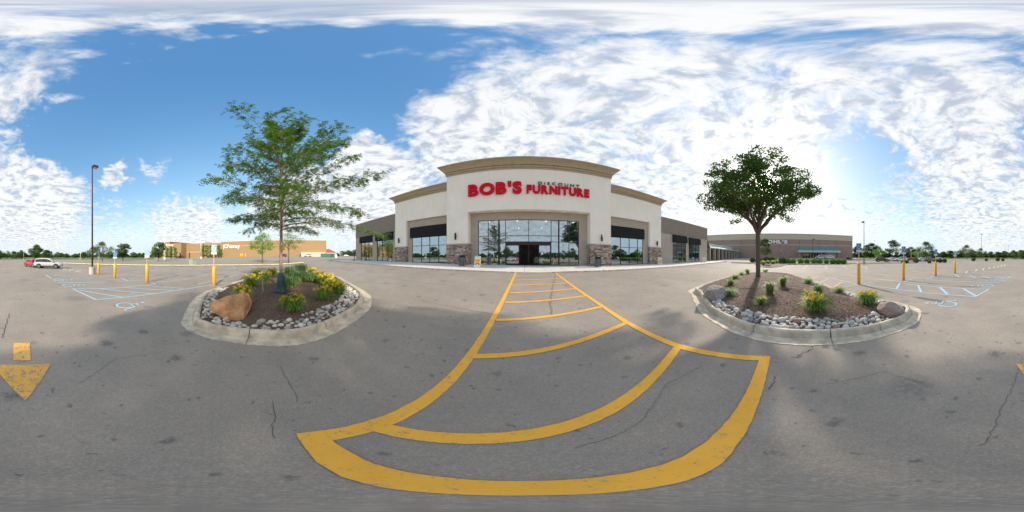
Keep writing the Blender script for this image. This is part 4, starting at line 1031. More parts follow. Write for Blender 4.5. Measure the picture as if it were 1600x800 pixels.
T_ = [  # px, distance, top y, kind, label, width
 (-3, 95, 392, 'oak', 'dark tree at the very left edge beyond the road', 1.3), (12, 110, 392, 'paleoak', 'light green tree near the left edge', 1.2), (22, 125, 393, 'shrubby', 'low dark tree next to the light one at left', 1.3), (34, 110, 391, 'oak', 'dark round tree left of the tall oak', 1.3),
 (58, 100, 382, 'oak', 'tall wide dark tree standing above the silver car', 1.15), (74, 120, 391, 'shrubby', 'low tree just right of the tall wide dark tree', 1.6), (90, 130, 394, 'maple', 'small rounded tree left of the bronze lamp post', 1.6), (104, 150, 396, 'oak', 'low tree in the far row left of the bronze lamp post', 1.6),
 (118, 150, 396, 'oak', 'low tree in the far row beside the bronze lamp post', 1.6), (132, 150, 394, 'shrubby', 'low tree directly behind the bronze lamp post', 1.6),
 (160, 62, 378, 'loose', 'tall thin-leaved tree right of the bronze lamp post', 1.15), (146, 90, 386, 'loose', 'thin-leaved tree showing behind the lamp post', 1.3), (192, 70, 380, 'pear', 'dense dark tree behind the second yellow bollard', 1.35),
 (209, 150, 394, 'oak', 'low tree in the far row between the two dark trees', 1.6), (224, 160, 395, 'oak', 'low tree in the far row behind the blue signs', 1.8), (240, 165, 395, 'maple', 'low tree behind the dark pear near the brick store', 1.8),
 (247.5, 62, 378, 'pear', 'dark pear tree at the left corner of the tan brick store', 1.15), (172, 130, 393, 'oak', 'low dark tree between the lamp post and the dense tree', 1.5),
 (535, 240, 392, 'maple', 'small far tree left of the brown shop wing', 1.8), (545, 220, 391, 'oak', 'far tree touching the corner of the left brown shop wing', 1.8), (555, 200, 390, 'oak', 'far tree just at the edge of the left shop wing', 1.5),
 (1338, 120, 384, 'oak', 'tree at the right corner of the large brown store', 1.0), (1360, 130, 380, 'oak', 'wide tree behind the black lamp post', 1.4), (1373, 95, 386, 'paleoak', 'light green rounded tree above the black car', 1.2), (1395, 66, 375, 'maple', 'tall dark tree between the first two blue signs at right', 1.25),
 (1422, 120, 386, 'oak', 'tree behind the second blue sign at right', 1.4), (1436, 90, 388, 'paleoak', 'light green tree right of the second blue sign', 1.2), (1446, 72, 378, 'loose', 'tall loose-leaved tree between the second and third blue signs', 1.2), (1457, 120, 392, 'shrubby', 'low tree behind the third blue sign', 1.3),
 (1474, 140, 393, 'oak', 'small tree between the third and fourth blue signs', 1.5), (1486, 140, 392, 'shrubby', 'low tree behind the fourth blue sign', 1.5), (1500, 130, 391, 'oak', 'low dark tree right of the fourth blue sign', 1.5), (1511, 84, 383, 'loose', 'tall loose tree right of the last bollard', 1.1), (1521, 120, 391, 'oak', 'tree between the loose tree and the far pole', 1.4),
 (1533, 90, 388, 'loose', 'slender tree below the far lamp pole at right', 1.1), (1548, 130, 393, 'oak', 'low rounded tree fifth from the right edge', 1.5), (1558, 120, 393, 'pear', 'small upright tree near the right edge', 1.3), (1570, 120, 392, 'oak', 'dark tree third from the right edge', 1.5), (1583, 120, 391, 'oak', 'dark rounded tree second from the right edge', 1.5), (1595, 110, 391, 'shrubby', 'dark low tree at the right edge', 1.5)]
for px, d, top, kind, lab, wf in T_: tree(px, d, top, kind, lab, wf*.95, 'trees round the parking lots')
tree(410, 0, 364, 'bright', 'small bright green tree on the grass strip before the tan store', .95, base_y=411)
tree(451, 0, 362, 'locust', 'young locust on the grass strip seen behind the honey locust trunk', 1.0, base_y=411.5)
tree(1196, 0, 373, 'maple', 'small green tree in front of the large brown store', .9, base_y=405.5)
wood = []
q = np.random.default_rng(3)
for a0, a1, d, h in ((-10, 260, 230, 5.5), (520, 560, 260, 7), (1325, 1612, 190, 6.0)):
    npx = int((a1-a0)*260); px = q.uniform(a0, a1, npx); dd = d*q.uniform(.96, 1.05, npx); a = np.radians((px-819.6)*.225)
    top = h*(.75+.25*np.sin(px*.21)+.16*np.sin(px*.67)); zz = np.maximum(0, q.uniform(0, 1, npx)**.8*top)
    wood.append(np.stack([dd*np.sin(a), dd*np.cos(a), zz+(1.5 if a0 == 520 else 0)], 1))
C = np.concatenate(wood); k_ = len(C); V, F = leaves(C, rdir(k_), rdir(k_), rng.uniform(.8, 1.5, k_), rng.uniform(.6, 1.1, k_))
tag(link('far_wood', npmesh('far_wood', V, F, ['far_leaf'])), 'dark band of woodland along the horizon', 'woodland', kind='stuff')
# arborvitae columns at the tan store
for i, px in enumerate((261.5, 267.5, 273.5)): tree(px, 128, 386.5, 'arbor', ['left', 'middle', 'right'][i]+' tall arborvitae of the three under the small white sign', 1.35, 'arborvitae against the tan store', name='arborvitae', cat='arborvitae')
for i, px in enumerate((317.5, 323.5, 329.5, 336, 342)): tree(px, 118, 382.5, 'arbor', ['leftmost', 'second', 'middle', 'fourth', 'rightmost'][i]+' arborvitae in the row of five left of the white lettering', 1.2, 'arborvitae against the tan store', name='arborvitae', cat='arborvitae')

# ------------------------------------------------------------ grass strips
gp = [(-13, -40.5), (-17.8, -31.7), (-24.8, -21), (-31.4, -10.2), (-35, 0), (-36.5, 8)]
gp2 = [(-46, 8), (-46, 0), (-42.5, -11), (-36.5, -23), (-29.5, -36), (-22, -52)]
sheet('grass_verge', gp+gp2, .05, 'turf', 3.)
kk = MB(); strip(kk, [(x, y) for x, y in gp], .3, .12, 1.5); 
for i_k in range(1): pass
o = kk.build('verge_kerb', 'kerb_concrete'); o['kind'] = 'structure'; sm = o.modifiers.new('s', 'SOLIDIFY'); sm.thickness = .14; sm.offset = -1
sheet('grass_verge', [(38.5, 12), (44.8, 12), (44.5, -18), (37.5, -26), (33, -34), (31, -34), (35, -26), (38, -17)], .05, 'turf', 3.)
kk = MB(); strip(kk, [(38.4, 12), (37.9, -17), (34.9, -26), (30.9, -34)], .3, .12, 1.5); o = kk.build('verge_kerb', 'kerb_concrete'); o['kind'] = 'structure'; sm = o.modifiers.new('s', 'SOLIDIFY'); sm.thickness = .14; sm.offset = -1
def ring(a0, a1, d0, d1, name):
    A = [i for i in range(a0, a1+1, 20)]; sheet(name, [tuple(far(a, d0)[:2]) for a in A]+[tuple(far(a, d1)[:2]) for a in reversed(A)], .06, 'meadow', 30.)
ring(-20, 240, 95, 900, 'far_meadow'); ring(1340, 1580, 105, 900, 'far_meadow')

# ------------------------------------------------------------ tan department store (west)
w0 = R(-80); nV = Vector((math.sin(w0), math.cos(w0))); uV = Vector((math.cos(w0), -math.sin(w0)))
jc = empty('department_store', (nV.x*110, nV.y*110, 0), math.atan2(uV.y, uV.x), 'long tan brick department store with white lettering beyond the grass strip', 'store')
# local x along uV, local y = away from camera (+nV)
def sl_(px): return 110*math.tan(R(W(px)+80))
def jb(name, x0, x1, y0, y1, z1, m_='far_tan_brick'): return MB().box(x0, x1, y0, y1, -1, z1).build(name, m_, jc)
jb('main_wall', sl_(345), sl_(510), 0, 45, 12.6); MB().box(sl_(345)-.2, sl_(510)+.2, -.2, 45, 12.601, 12.9).build('coping', 'cap_stone', jc)
jb('recessed_wall', sl_(315), sl_(345)-.01, 4, 45, 12.3); jb('side_wall', sl_(289), sl_(315)-.01, 2, 45, 12.6); jb('pavilion', sl_(275), sl_(289)-.01, -5, 40, 13.0)
jb('tall_block', -112, sl_(275)-.01, -8, 40, 14.6); MB().box(-112.3, sl_(275)+.2, -8.3, 40, 14.601, 14.9).build('coping', 'cap_stone', jc)
jb('roof_plant', sl_(300), sl_(312), 8, 20, 14.5, 'pale_fascia')
MB().box(sl_(293), sl_(294.5), 1.9, 2.0, -1, 5).build('door', 'soft_dark', jc); MB().box(sl_(311), sl_(312), 1.9, 2.0, -1, 4.6).build('door', 'soft_dark', jc)
MB().box(sl_(289.5), sl_(314), 1.85, 2.0, 5.2, 5.5).build('band_course', 'beige_band', jc)
MB().box(sl_(286.5), sl_(288.5), -5.1, -5.0, -1, 4.8).build('door', 'soft_dark', jc)
MB().box(sl_(345)+.1, sl_(470), -.08, 0, 9.3, 9.45).build('band_course', 'beige_band', jc)
js = empty('store_sign', (nV.x*109.8, nV.y*109.8, 0), math.atan2(uV.y, uV.x), 'white department store lettering on the long tan wall', 'sign')
lettering('JCPenney', js, sl_(348.5), sl_(375), 7.9, 10.6, .2, 'sign_white', off=.012, gap=.06)
js2 = empty('store_sign', (nV.x*101.5, nV.y*101.5, 0), math.atan2(uV.y, uV.x), 'small white department store lettering on the tall tan block', 'sign')
lettering('JCPenney', js2, -108, -96, 10.6, 12.8, .2, 'sign_white', off=.01, gap=.06)
# annexe at its right end
pa = far(497, 100); an = empty('loading_shed', pa, -R(W(497)), 'low white loading shed at the right end of the tan department store', 'shed')
MB().box(-10.5, 4.5, 0, 12, -1, 2.7).build('wall', 'trailer_white', an); MB().box(-10.6, 4.6, -.2, 12.2, 2.701, 2.85).build('coping', 'cap_stone', an)
hf = far(511, 140); hh_ = empty('red_roofed_house', hf, -R(W(511)), 'far low house with a red hipped roof beyond the tan store', 'house')
MB().box(-7, 7, 0, 10, -1, 3.4).build('wall', 'trailer_white', hh_)
MB().add([(-7.6, -.6, 3.41), (7.6, -.6, 3.41), (7.6, 10.6, 3.41), (-7.6, 10.6, 3.41), (-3, 5, 6.5), (2, 5, 6.5)], [(0, 1, 5, 4), (1, 2, 5), (2, 3, 4, 5), (3, 0, 4), (3, 2, 1, 0)]).build('roof', 'roof_red', hh_)
pd = far(512, 92); dm = empty('dumpster', pd, -R(W(512)), 'long dark green dumpster beside the white shed', 'dumpster')
MB().box(-4, 4, 0, 2.4, .15, 1.9).build('bin', 'dumpster_green', dm, bevel=.06)
MB().box(-4.05, 4.05, -.06, 2.46, 1.901, 2.05).build('lid', 'soft_dark', dm)
for i in range(7): MB().box(-3.7+i*1.2, -3.6+i*1.2, -.06, 0, .2, 1.85).build('rib', 'dumpster_green', dm)
ub = at(301.5, 414.5); u_ = empty('utility_box', ub, R(60), 'pale green utility box on the grass strip', 'utility box')
MB().box(-.75, .75, -.6, .6, 0, 1.25).build('cabinet', 'utility', u_, bevel=.04); MB().box(-.8, .8, -.65, .65, 1.25, 1.36).build('lid', 'utility', u_, bevel=.03)
for i, px in enumerate((376.5, 378.5, 383.5)):
    p = far(px, 100); e = empty('safety_post', p, 0, ['leftmost', 'middle', 'rightmost'][i]+' small yellow post before the white lettered tan wall', 'bollard', 'small posts before the tan store')
    MB().lathe([(.35, 0), (.35, 1.9), (.2, 2.1), (.02, 2.15)], 10).build('post', 'bollard_yellow', e, True)

# ------------------------------------------------------------ brown department store (east)
KD = 80.; w1 = R(88); nK = Vector((math.sin(w1), math.cos(w1))); uK = Vector((math.cos(w1), -math.sin(w1)))
def sk(px, off=0): return (KD+off)*math.tan(R(W(px)-88))
kr = math.atan2(uK.y, uK.x)
ko = empty('department_store', (nK.x*KD, nK.y*KD, 0), kr, 'wide brown brick department store with beige band and white lettering at right', 'store')
kx0, kx1 = -46, sk(1332)
def kb(name, z0, z1, y, m_, x0=kx0, x1=kx1): return MB().box(x0, x1, y, 45, z0, z1).build(name, m_, ko)
kb('lower_wall', -1, 7.35, 0, 'far_brown_brick'); kb('stripe_course', 7.351, 7.65, -.05, 'beige_band'); kb('upper_wall', 7.651, 10.2, 0, 'far_brown_brick'); kb('parapet_band', 10.201, 13.0, -.15, 'beige_band'); kb('coping', 13.001, 13.15, -.3, 'cap_stone')
for i in range(1, 9):
    x = kx0+i*(kx1-kx0)/9; MB().box(x-.05, x+.05, -.02, 0, 0, 10.2).build('control_joint', 'soft_dark', ko)
for x in range(-30, 34, 11): MB().box(x-.3, x+.3, -.25, -.0, 4.4, 4.9).build('wall_light', 'pale_fascia', ko)
ex0, ex1 = sk(1247), sk(1309)
MB().add([(ex0, -3.2, 4.7), (ex1, -3.2, 4.7), (ex1+.4, 0, 6.1), (ex0+.6, 0, 6.1), (ex0, 0, 4.7), (ex1, 0, 4.7)], [(0, 1, 2, 3), (0, 3, 4), (1, 5, 2), (4, 5, 1, 0)]).build('canopy_roof', 'teal_roof', ko)
MB().box(ex0-.3, ex1+.3, -3.4, -.01, 3.75, 4.69).build('canopy_fascia', 'pale_fascia', ko)
MB().box(ex0+2.0, ex0+13.5, -.12, -.02, .9, 3.7).build('entrance_glazing', 'car_glass', ko)
for i in range(9):
    x = ex0+2.0+i*11.5/8; MB().box(x-.09, x+.09, -.2, -.121, .9, 3.7).build('entrance_post', 'pale_fascia', ko)
MB().box(ex0+2.4, ex0+5.4, -.19, -.13, 2.2, 3.5).build('entrance_poster', 'poster_orange', ko)
MB().box(ex0+15, ex1-1.2, -.15, -.02, .9, 3.7).build('pale_panel', 'pale_fascia', ko)
for x in (ex0+.3, ex0+14.2, ex1-.5): MB().box(x-.35, x+.35, -3.0, -2.3, .6, 3.749).build('canopy_pier', 'far_brown_brick', ko)
ks = empty('store_sign', (nK.x*(KD-.4), nK.y*(KD-.4), 0), kr, 'white block letters on the wide brown department store', 'sign')
lettering("KOHL'S", ks, sk(1190.5), sk(1230), 8.2, 9.95, .3, 'sign_white', off=.06, gap=.09)

# covered arcade between the stores
ac = empty('shopping_arcade', (39.5, 20.2, 0), 0, 'low shop arcade with brick posts and pale canopy between the brown wing and large store', 'arcade')
AL = 39
MB().box(0, AL, 4.2, 14, .2, 5.2).build('shop_wall', 'brown_brick', ac); MB().box(-.1, AL, 3.6, 14, 5.201, 6.3).build('parapet', 'pale_fascia', ac)
MB().prism([(0, 4.6), (3.59, 5.3), (3.59, 4.3), (0, 4.3)], 'x', 3.2, AL).build('canopy', 'pale_fascia', ac)
MB().prism([(0.1, 4.66), (3.5, 5.36), (3.5, 5.32), (.1, 4.62)], 'x', 14, AL).build('canopy_roof', 'teal_roof', ac)
for i in range(11):
    x = 1.0+i*3.7; MB().box(x-.35, x+.35, .1, .8, .3, 4.299).build('pier', 'taupe_brick', ac)
    if i < 10:
        fr = MB().box(x+.7, x+3.0, 4.05, 4.19, .9, 3.7).build('shop_window', 'black_metal', ac); MB().box(x+.8, x+2.9, 4.03, 4.045, 1.0, 3.6).build('pane', 'car_glass', fr)
MB().add([(-.6, -.4, 4.3), (3.6, -.4, 4.3), (1.2, -.4, 7.0), (-.6, 3.5, 4.3), (3.6, 3.5, 4.3), (1.2, 3.5, 7.0)], [(0, 1, 2), (5, 4, 3), (0, 2, 5, 3), (2, 1, 4, 5), (1, 0, 3, 4)]).build('gable_porch', 'rusty_bronze', ac)

# ------------------------------------------------------------ bollards with accessible parking signs
def wheelchair(mb, s, y):
    n_ = 14
    pts = [(.30*math.cos(q_)*s-.02, y, (.30*math.sin(q_)-.18)*s) for q_ in [R(110+i*270/n_) for i in range(n_+1)]]
    mb.tube(pts, .028*s*1.3, 4, False); mb.tube([(-.06*s, y, .38*s), (-.02*s, y, .02*s), (.28*s, y, .02*s), (.40*s, y, -.36*s)], .035*s*1.2, 4, False)
    mb.lathe([(.09*s, -.0), (.09*s, .004)], 8); return mb
def signed_bollard(px, py, toppy, label, turn, faded, y_sign):
    p = at(px, py); d = math.hypot(p.x, p.y); h = 2-math.tan(R((toppy-400)*.225))*d-p.z
    ztop = 2+math.tan(R((400-y_sign)*.225))*d-p.z
    e = empty('signed_bollard', p, 0, label, 'bollard', 'yellow bollards with accessible parking signs')
    MB().lathe([(.115, -.02), (.115, h-.07), (.10, h-.03), (.06, h-.005), (.01, h)], 18).build('bollard', 'bollard_yellow', e, True)
    MB().box(-.025, .025, -.02, .02, h-.02, ztop).build('sign_post', 'post_tan', e)
    ang = math.atan2(-p.x, p.y)      # face the camera side roughly, but squared to the stall
    face = R(90) if p.x < 0 else R(-90)
    se = R(0)
    zc_ = ztop-.27
    blade = MB(); blade.box(-.17, .17, -.034, -.022, zc_-.20, zc_+.26); sb = blade.build('sign', 'sign_pale' if faded else 'sign_blue', e)
    rotz = math.atan2(-p.x, p.y)+R(turn); sb.rotation_euler = (0, 0, rotz)
    MB().box(-.15, .15, -.036, -.0345, zc_+.235, zc_+.245).build('sign_border', 'sign_white', sb)
    wc = MB(); n_ = 12; s_ = .36
    wc.tube([((.30*math.cos(q_))*s_, -.036, zc_+.04+(.30*math.sin(q_)-.10)*s_) for q_ in [R(110+i*260/n_) for i in range(n_+1)]], .013, 4, False)
    wc.tube([(-.04*s_, -.036, zc_+.04+.42*s_), (0, -.036, zc_+.04+.1*s_), (.26*s_, -.036, zc_+.04+.1*s_), (.38*s_, -.036, zc_+.04-.26*s_)], .014, 4, False)
    wc.tube([(-.05*s_, -.036, zc_+.04+.5*s_), (-.05*s_, -.036, zc_+.04+.6*s_)], .022, 6); wc.build('wheelchair_symbol', 'sign_white', sb)
    MB().box(-.17, .17, -.034, -.022, zc_-.36, zc_-.205).build('penalty_plate', 'sign_white', sb)
    for k_ in range(3): MB().box(-.12, .12, -.0355, -.0345, zc_-.25-k_*.04, zc_-.24-k_*.04).build('text_line', 'sign_blue', sb)
signed_bollard(334.3, 447, 416, 'yellow bollard with sign beside the left island, nearest of the left row', 0, True, 382.5)
signed_bollard(229.8, 441, 412.5, 'second yellow bollard with blue sign in the left row', 0, True, 389.5)
signed_bollard(179.7, 434.7, 411.6, 'third yellow bollard with blue sign in the left row', 0, False, 393)
signed_bollard(154, 430.2, 410.8, 'farthest yellow bollard of the left row beside the bronze lamp post', 55, False, 393.5)
signed_bollard(1342, 444.3, 410.3, 'yellow bollard with blue sign nearest the right island', 0, False, 380)
signed_bollard(1412, 438, 409.8, 'second yellow bollard with blue sign in the right row', 0, False, 385)
signed_bollard(1462, 431.5, 408.8, 'third yellow bollard with blue sign in the right row', 35, False, 389.5)
signed_bollard(1492.2, 427.5, 407.7, 'farthest yellow bollard of the right row with teal sign', 30, True, 392)

# ------------------------------------------------------------ lamp posts
def lamp(px, base_py, top_py, label, m_='rusty_bronze', rb_=.36, hb=.8, pr_=.10, arm=.9, d=None, cm='pole_concrete', rz=None, two=False, headm='dark_bronze'):
    p = at(px, base_py) if d is None else far(px, d); dd = math.hypot(p.x, p.y); h = 2+math.tan(R((400-top_py)*.225))*dd-p.z
    e = empty('lamp_post', p, -R(W(px)) if rz is None else rz, label, 'lamp post', 'lamp posts of the parking lots')
    MB().lathe([(rb_, -.05), (rb_, hb-.03), (rb_-.03, hb)], 20).build('base', cm, e)
    MB().tube([(0, 0, hb), (0, 0, h*.6), (0, 0, h)], [pr_, pr_*.85, pr_*.65], 10).build('pole', m_, e, True)
    for s_ in ((1, -1) if two else (1,)):
        MB().box(min(0, s_*arm), max(0, s_*arm), -.04, .04, h-.16, h-.08).build('arm', m_, e)
        a_, b_ = sorted((s_*(arm-.15), s_*(arm+.5)))
        a = MB(); a.box(a_, b_, -.27, .27, h-.3, h+.02); hd = a.build('lamp_head', headm, e, bevel=.03)
        MB().box(a_+.08, b_-.08, -.2, .2, h-.32, h-.3).build('lens', 'sign_backing', hd)
    return e
lamp(144.2, 428.3, 258.5, 'tall bronze lamp post on a round concrete base at left', arm=.15, rz=R(150)+.5)
lamp(1350, 413, 345.5, 'black lamp post behind the nearest right bollard', 'soft_dark', .35, .8, .09, .35, rz=0)
lamp(257.5, 0, 363, 'white lamp pole at the left corner of the tan store', 'white_pole', .5, 1.2, .17, .3, d=72, cm='white_pole', headm='white_pole')
lamp(314, 0, 374.5, 'white lamp pole in front of the arborvitae row', 'white_pole', .5, 1.0, .15, .3, d=98, cm='white_pole', headm='white_pole')
lamp(524.8, 0, 379, 'white lamp pole right of the green dumpster', 'white_pole', .7, 1.6, .25, .3, d=88, cm='white_pole', headm='white_pole')
lamp(37, 0, 384, 'thin white lamp pole left of the tall wide tree', 'white_pole', .3, .6, .10, .2, d=90, headm='white_pole')
lamp(125.5, 0, 395, 'short white lamp pole left of the bronze lamp post', 'white_pole', .4, .8, .15, .2, d=90, headm='white_pole')
lamp(226.5, 0, 393, 'white lamp pole seen behind the second left bollard', 'white_pole', .4, .8, .2, .2, d=110, headm='white_pole')
lamp(1270, 0, 373, 'black lamp pole in front of the large brown store', 'soft_dark', .3, .7, .09, .2, d=62)
lamp(1533.5, 0, 366, 'tall far lamp pole between the trees at right', 'soft_dark', .3, .7, .10, .25, d=90)
lamp(1575.3, 0, 383, 'thin far lamp pole second from the right edge', 'soft_dark', .3, .7, .12, .25, d=135)
lamp(1570, 0, 387, 'smallest far lamp pole near the right edge', 'soft_dark', .3, .7, .12, .25, d=170)
lamp(1366, 0, 375.5, 'far lamp pole right of the black lamp post', 'white_pole', .3, .7, .12, .25, d=130)
lamp(1423.5, 0, 386, 'pale utility pole behind the parked cars at right', 'white_pole', .3, .7, .12, .15, d=80)
lamp(1434.5, 0, 394, 'short white pole right of the pale utility pole', 'white_pole', .3, .7, .10, .15, d=80)

# ------------------------------------------------------------ vehicles
def car_proto(kind, paintm):
    """car along x (nose at +x), length about 4.6"""
    if kind == 'suv': L, Wd, H, belt, st_z = 4.65, .93, 1.68, 1.02, .34; roof = [(-2.15, 1.10), (-1.95, 1.58), (-1.3, 1.66), (-.3, 1.68), (.35, 1.60), (1.15, 1.06)]; hood = 1.0; nose = .80
    elif kind == 'van': L, Wd, H, belt, st_z = 4.9, .96, 1.75, 1.02, .3; roof = [(-2.35, 1.1), (-2.2, 1.68), (-1.2, 1.75), (.2, 1.74), (.9, 1.6), (1.75, 1.02)]; hood = .95; nose = .75
    else: L, Wd, H, belt, st_z = 4.6, .9, 1.45, .95, .28; roof = [(-1.75, .98), (-1.2, 1.36), (-.5, 1.45), (.2, 1.43), (.6, 1.34), (1.25, .95)]; hood = .90; nose = .68
    hL = L/2; e = MB()
    # stations of the lower body
    stn = [(-hL, .62, belt*.80, .86), (-hL+.10, .42, belt*.97, .96), (-hL+.5, st_z, belt, 1.), (-1.0, st_z, belt+.02, 1.), (.2, st_z, belt, 1.), (1.1, st_z, hood+.02, 1.), (hL-.55, st_z, hood-.03, .98), (hL-.15, .36, nose+.06, .92), (hL, .46, nose-.12, .80)]
    rings = []
    for x, z0, z1, wf in stn:
        w_ = Wd*wf; m = (z0+z1)/2
        half = [(0, z0), (w_*.86, z0), (w_*.98, z0+.12), (w_*1.0, m), (w_*.98, z1-.16), (w_*.90, z1-.03), (w_*.6, z1+.01), (0, z1+.03)]
        rings.append([(x, y, z) for y, z in half]+[(x, -y, z) for y, z in half[-2:0:-1]])
    e.loft(rings)
    body = e
    cab = MB(); rg = []
    for i, (x, z) in enumerate(roof):
        w_ = Wd*.95-(z-belt)*.26; wl = Wd*.93
        zl = belt-.03
        half = [(0, zl), (wl, zl), (w_+.01, max(zl+.01, z-.10)), (w_-.10, z-.015), (0, z)]
        rg.append([(x, y, zz) for y, zz in half]+[(x, -y, zz) for y, zz in half[-2:0:-1]])
    cab.loft(rg)
    # side glass panels
    gl_ = []
    for s_ in (-1, 1):
        segs = ((-1.95 if kind != 'sedan' else -1.35, -.995), (-.965, -.015), (.015, .80 if kind != 'van' else 1.25))
        for a, b in segs:
            def top(x):
                for (xa, za), (xb, zb) in zip(roof, roof[1:]):
                    if xa <= x <= xb: return za+(zb-za)*(x-xa)/(xb-xa)
                return belt
            def yy(x, z):
                t = top(x); w_ = Wd*.95-(t-belt)*.26; k_ = clip((z-belt+.03)/max(.02, t-.10-belt+.03), 0, 1); return Wd*.93+(w_+.01-Wd*.93)*k_+.012
            za, zb = max(belt+.08, top(a)-.14), max(belt+.08, top(b)-.14)
            g_ = MB(); q_ = [(a, belt+.03), (b, belt+.03), (b, zb), (a, za)]
            vs = [(x, s_*yy(x, z), z) for x, z in q_]+[(x, s_*(yy(x, z)-.02), z) for x, z in q_]
            g_.add(vs, [(0, 1, 2, 3), (7, 6, 5, 4), (0, 4, 5, 1), (1, 5, 6, 2), (2, 6, 7, 3), (3, 7, 4, 0)]); gl_.append(g_)
    def slope(i0, i1, inset):
        (xa, za), (xb, zb) = roof[i0], roof[i1]; g_ = MB(); dx_, dz_ = xb-xa, zb-za; l = math.hypot(dx_, dz_); nx, nz = -dz_/l, dx_/l
        def P_(t, s_): 
            x, z = xa+dx_*t, za+dz_*t; w_ = (Wd*.95-(z-belt)*.26)-.16; return x+nx*.02, s_*w_, z+nz*.02
        a, b, c_, d_ = P_(.12, -1), P_(.12, 1), P_(.9, 1), P_(.9, -1)
        bk = [(x-nx*.03, y, z-nz*.03) for x, y, z in (a, b, c_, d_)]
        g_.add([a, b, c_, d_]+bk, [(0, 1, 2, 3), (7, 6, 5, 4), (0, 4, 5, 1), (1, 5, 6, 2), (2, 6, 7, 3), (3, 7, 4, 0)]); return g_
    root = bpy.data.objects.new('parked_car', None); COL.objects.link(root)
    body.build('body', paintm, root, True); cab.build('cabin', paintm, root, False, bevel=.04)
    for g_ in gl_: g_.build('side_window', 'car_glass', root)
    slope(4, 5, 0).build('windscreen', 'car_glass', root); slope(0, 1, 0).build('rear_window', 'car_glass', root)
    wr = .36 if kind != 'sedan' else .33
    for x in (-hL+.95, hL-.92):
        for s_ in (-1, 1):
            a = MB(); a.lathe([(wr+.06, -.03), (wr+.06, .03)], 20); a.xform(Matrix.Translation((x, s_*(Wd-.03), wr+.02)) @ Matrix.Rotation(R(90), 4, 'X')); a.build('wheel_arch', 'soft_dark', root)
            a = MB(); a.lathe([(wr*.8, -.12), (wr, -.10), (wr, .10), (wr*.8, .12)], 20); a.xform(Matrix.Translation((x, s_*(Wd-.09), wr)) @ Matrix.Rotation(R(90), 4, 'X')); wh = a.build('wheel', 'rubber', root)
            a = MB(); a.lathe([(wr*.22, .135), (wr*.62, .125), (wr*.62, .11)], 16)
            for k_ in range(5):
                an = k_*1.2566; a.box(-.03, .03, 0, wr*.6, .125, .14) if k_ == 0 else None
            a.xform(Matrix.Translation((x, s_*(Wd-.09), wr)) @ Matrix.Rotation(R(90*(-s_)), 4, 'X')); a.build('rim', 'rim', wh)
    MB().box(-hL+.25, hL-.25, -Wd-.005, Wd+.005, st_z-.05, st_z+.10).build('sill', 'soft_dark', root, bevel=.03)
    for s_ in (-1, 1):
        MB().box(hL-.28, hL-.06, min(s_*.5, s_*.80), max(s_*.5, s_*.80), nose-.12, nose+.03).build('headlight', 'headlamp', root, bevel=.02)
        MB().box(-hL-.01, -hL+.18, min(s_*.55, s_*.86), max(s_*.55, s_*.86), belt-.22, belt-.06).build('tail_light', 'tail_lamp', root, bevel=.02)
        a, b = sorted((s_*(Wd-.02), s_*(Wd+.16))); MB().box(.80, 1.0, a, b, belt+.02, belt+.16).build('mirror', paintm, root, bevel=.03)
    MB().box(hL-.12, hL+.02, -.45, .45, .42, .60).build('grille', 'soft_dark', root)
    return root
protos = {}
def car(px, py, kind, pm, heading, label, d=None):
    p = at(px, py) if d is None else far(px, d)
    key = (kind, pm)
    if key not in protos: protos[key] = car_proto(kind, pm); o = protos[key]
    else: o = copy_tree(protos[key])
    o.location = p; o.rotation_euler = (0, 0, heading); tag(o, label, 'car', 'cars parked in the lots'); return o
def facing(px, rel): return -R(W(px))+R(rel)      # rel 0 = nose to the right as seen from here
car(75.5, 419, 'suv', 'paint_silver', facing(75, -14), 'silver sport utility car parked alone at the left')
car(52, 417, 'sedan', 'paint_red', facing(52, -60), 'red car half hidden behind the silver car')
car(442, 0, 'suv', 'paint_charcoal', facing(442, 160), 'dark car in front of the tan store seen behind the tree trunk', d=95)
car(481, 0, 'suv', 'paint_silver', facing(481, 170), 'silver car at the right end of the tan store', d=96)
car(534, 0, 'sedan', 'paint_black', facing(534, 10), 'small dark car far off beyond the white pole', d=140); car(541, 0, 'sedan', 'paint_white', facing(541, 10), 'small white car farthest off near the left shop wing', d=140)
car(1378, 409, 'suv', 'paint_black', facing(1378, 10), 'black sport utility car right of the black lamp post')
car(1408, 408.5, 'suv', 'paint_white', facing(1410, 172), 'white sport utility car behind the second right bollard')
car(1393, 408, 'sedan', 'paint_white', facing(1394, 200), 'white sedan just left of the white sport utility car')
car(1424, 407.5, 'sedan', 'paint_red', facing(1424, 160), 'dark red car right of the white sport utility car')
car(1442, 408, 'sedan', 'paint_white', facing(1442, 20), 'white sedan between the second and third right bollards')
car(1452, 408.2, 'suv', 'paint_grey', facing(1452, 70), 'grey car seen from its end beside the third right bollard')
car(1468, 407.6, 'sedan', 'paint_white', facing(1468, 20), 'white sedan hidden partly behind the third right sign')
car(1283, 0, 'van', 'paint_silver', facing(1283, 175), 'silver car in front of the entrance of the large brown store', d=66)
car(1296, 0, 'sedan', 'paint_white', facing(1296, 175), 'white car right of the silver one before the brown store', d=70)
car(1327, 0, 'sedan', 'paint_black', facing(1327, 80), 'black car at the right corner of the brown store', d=68)

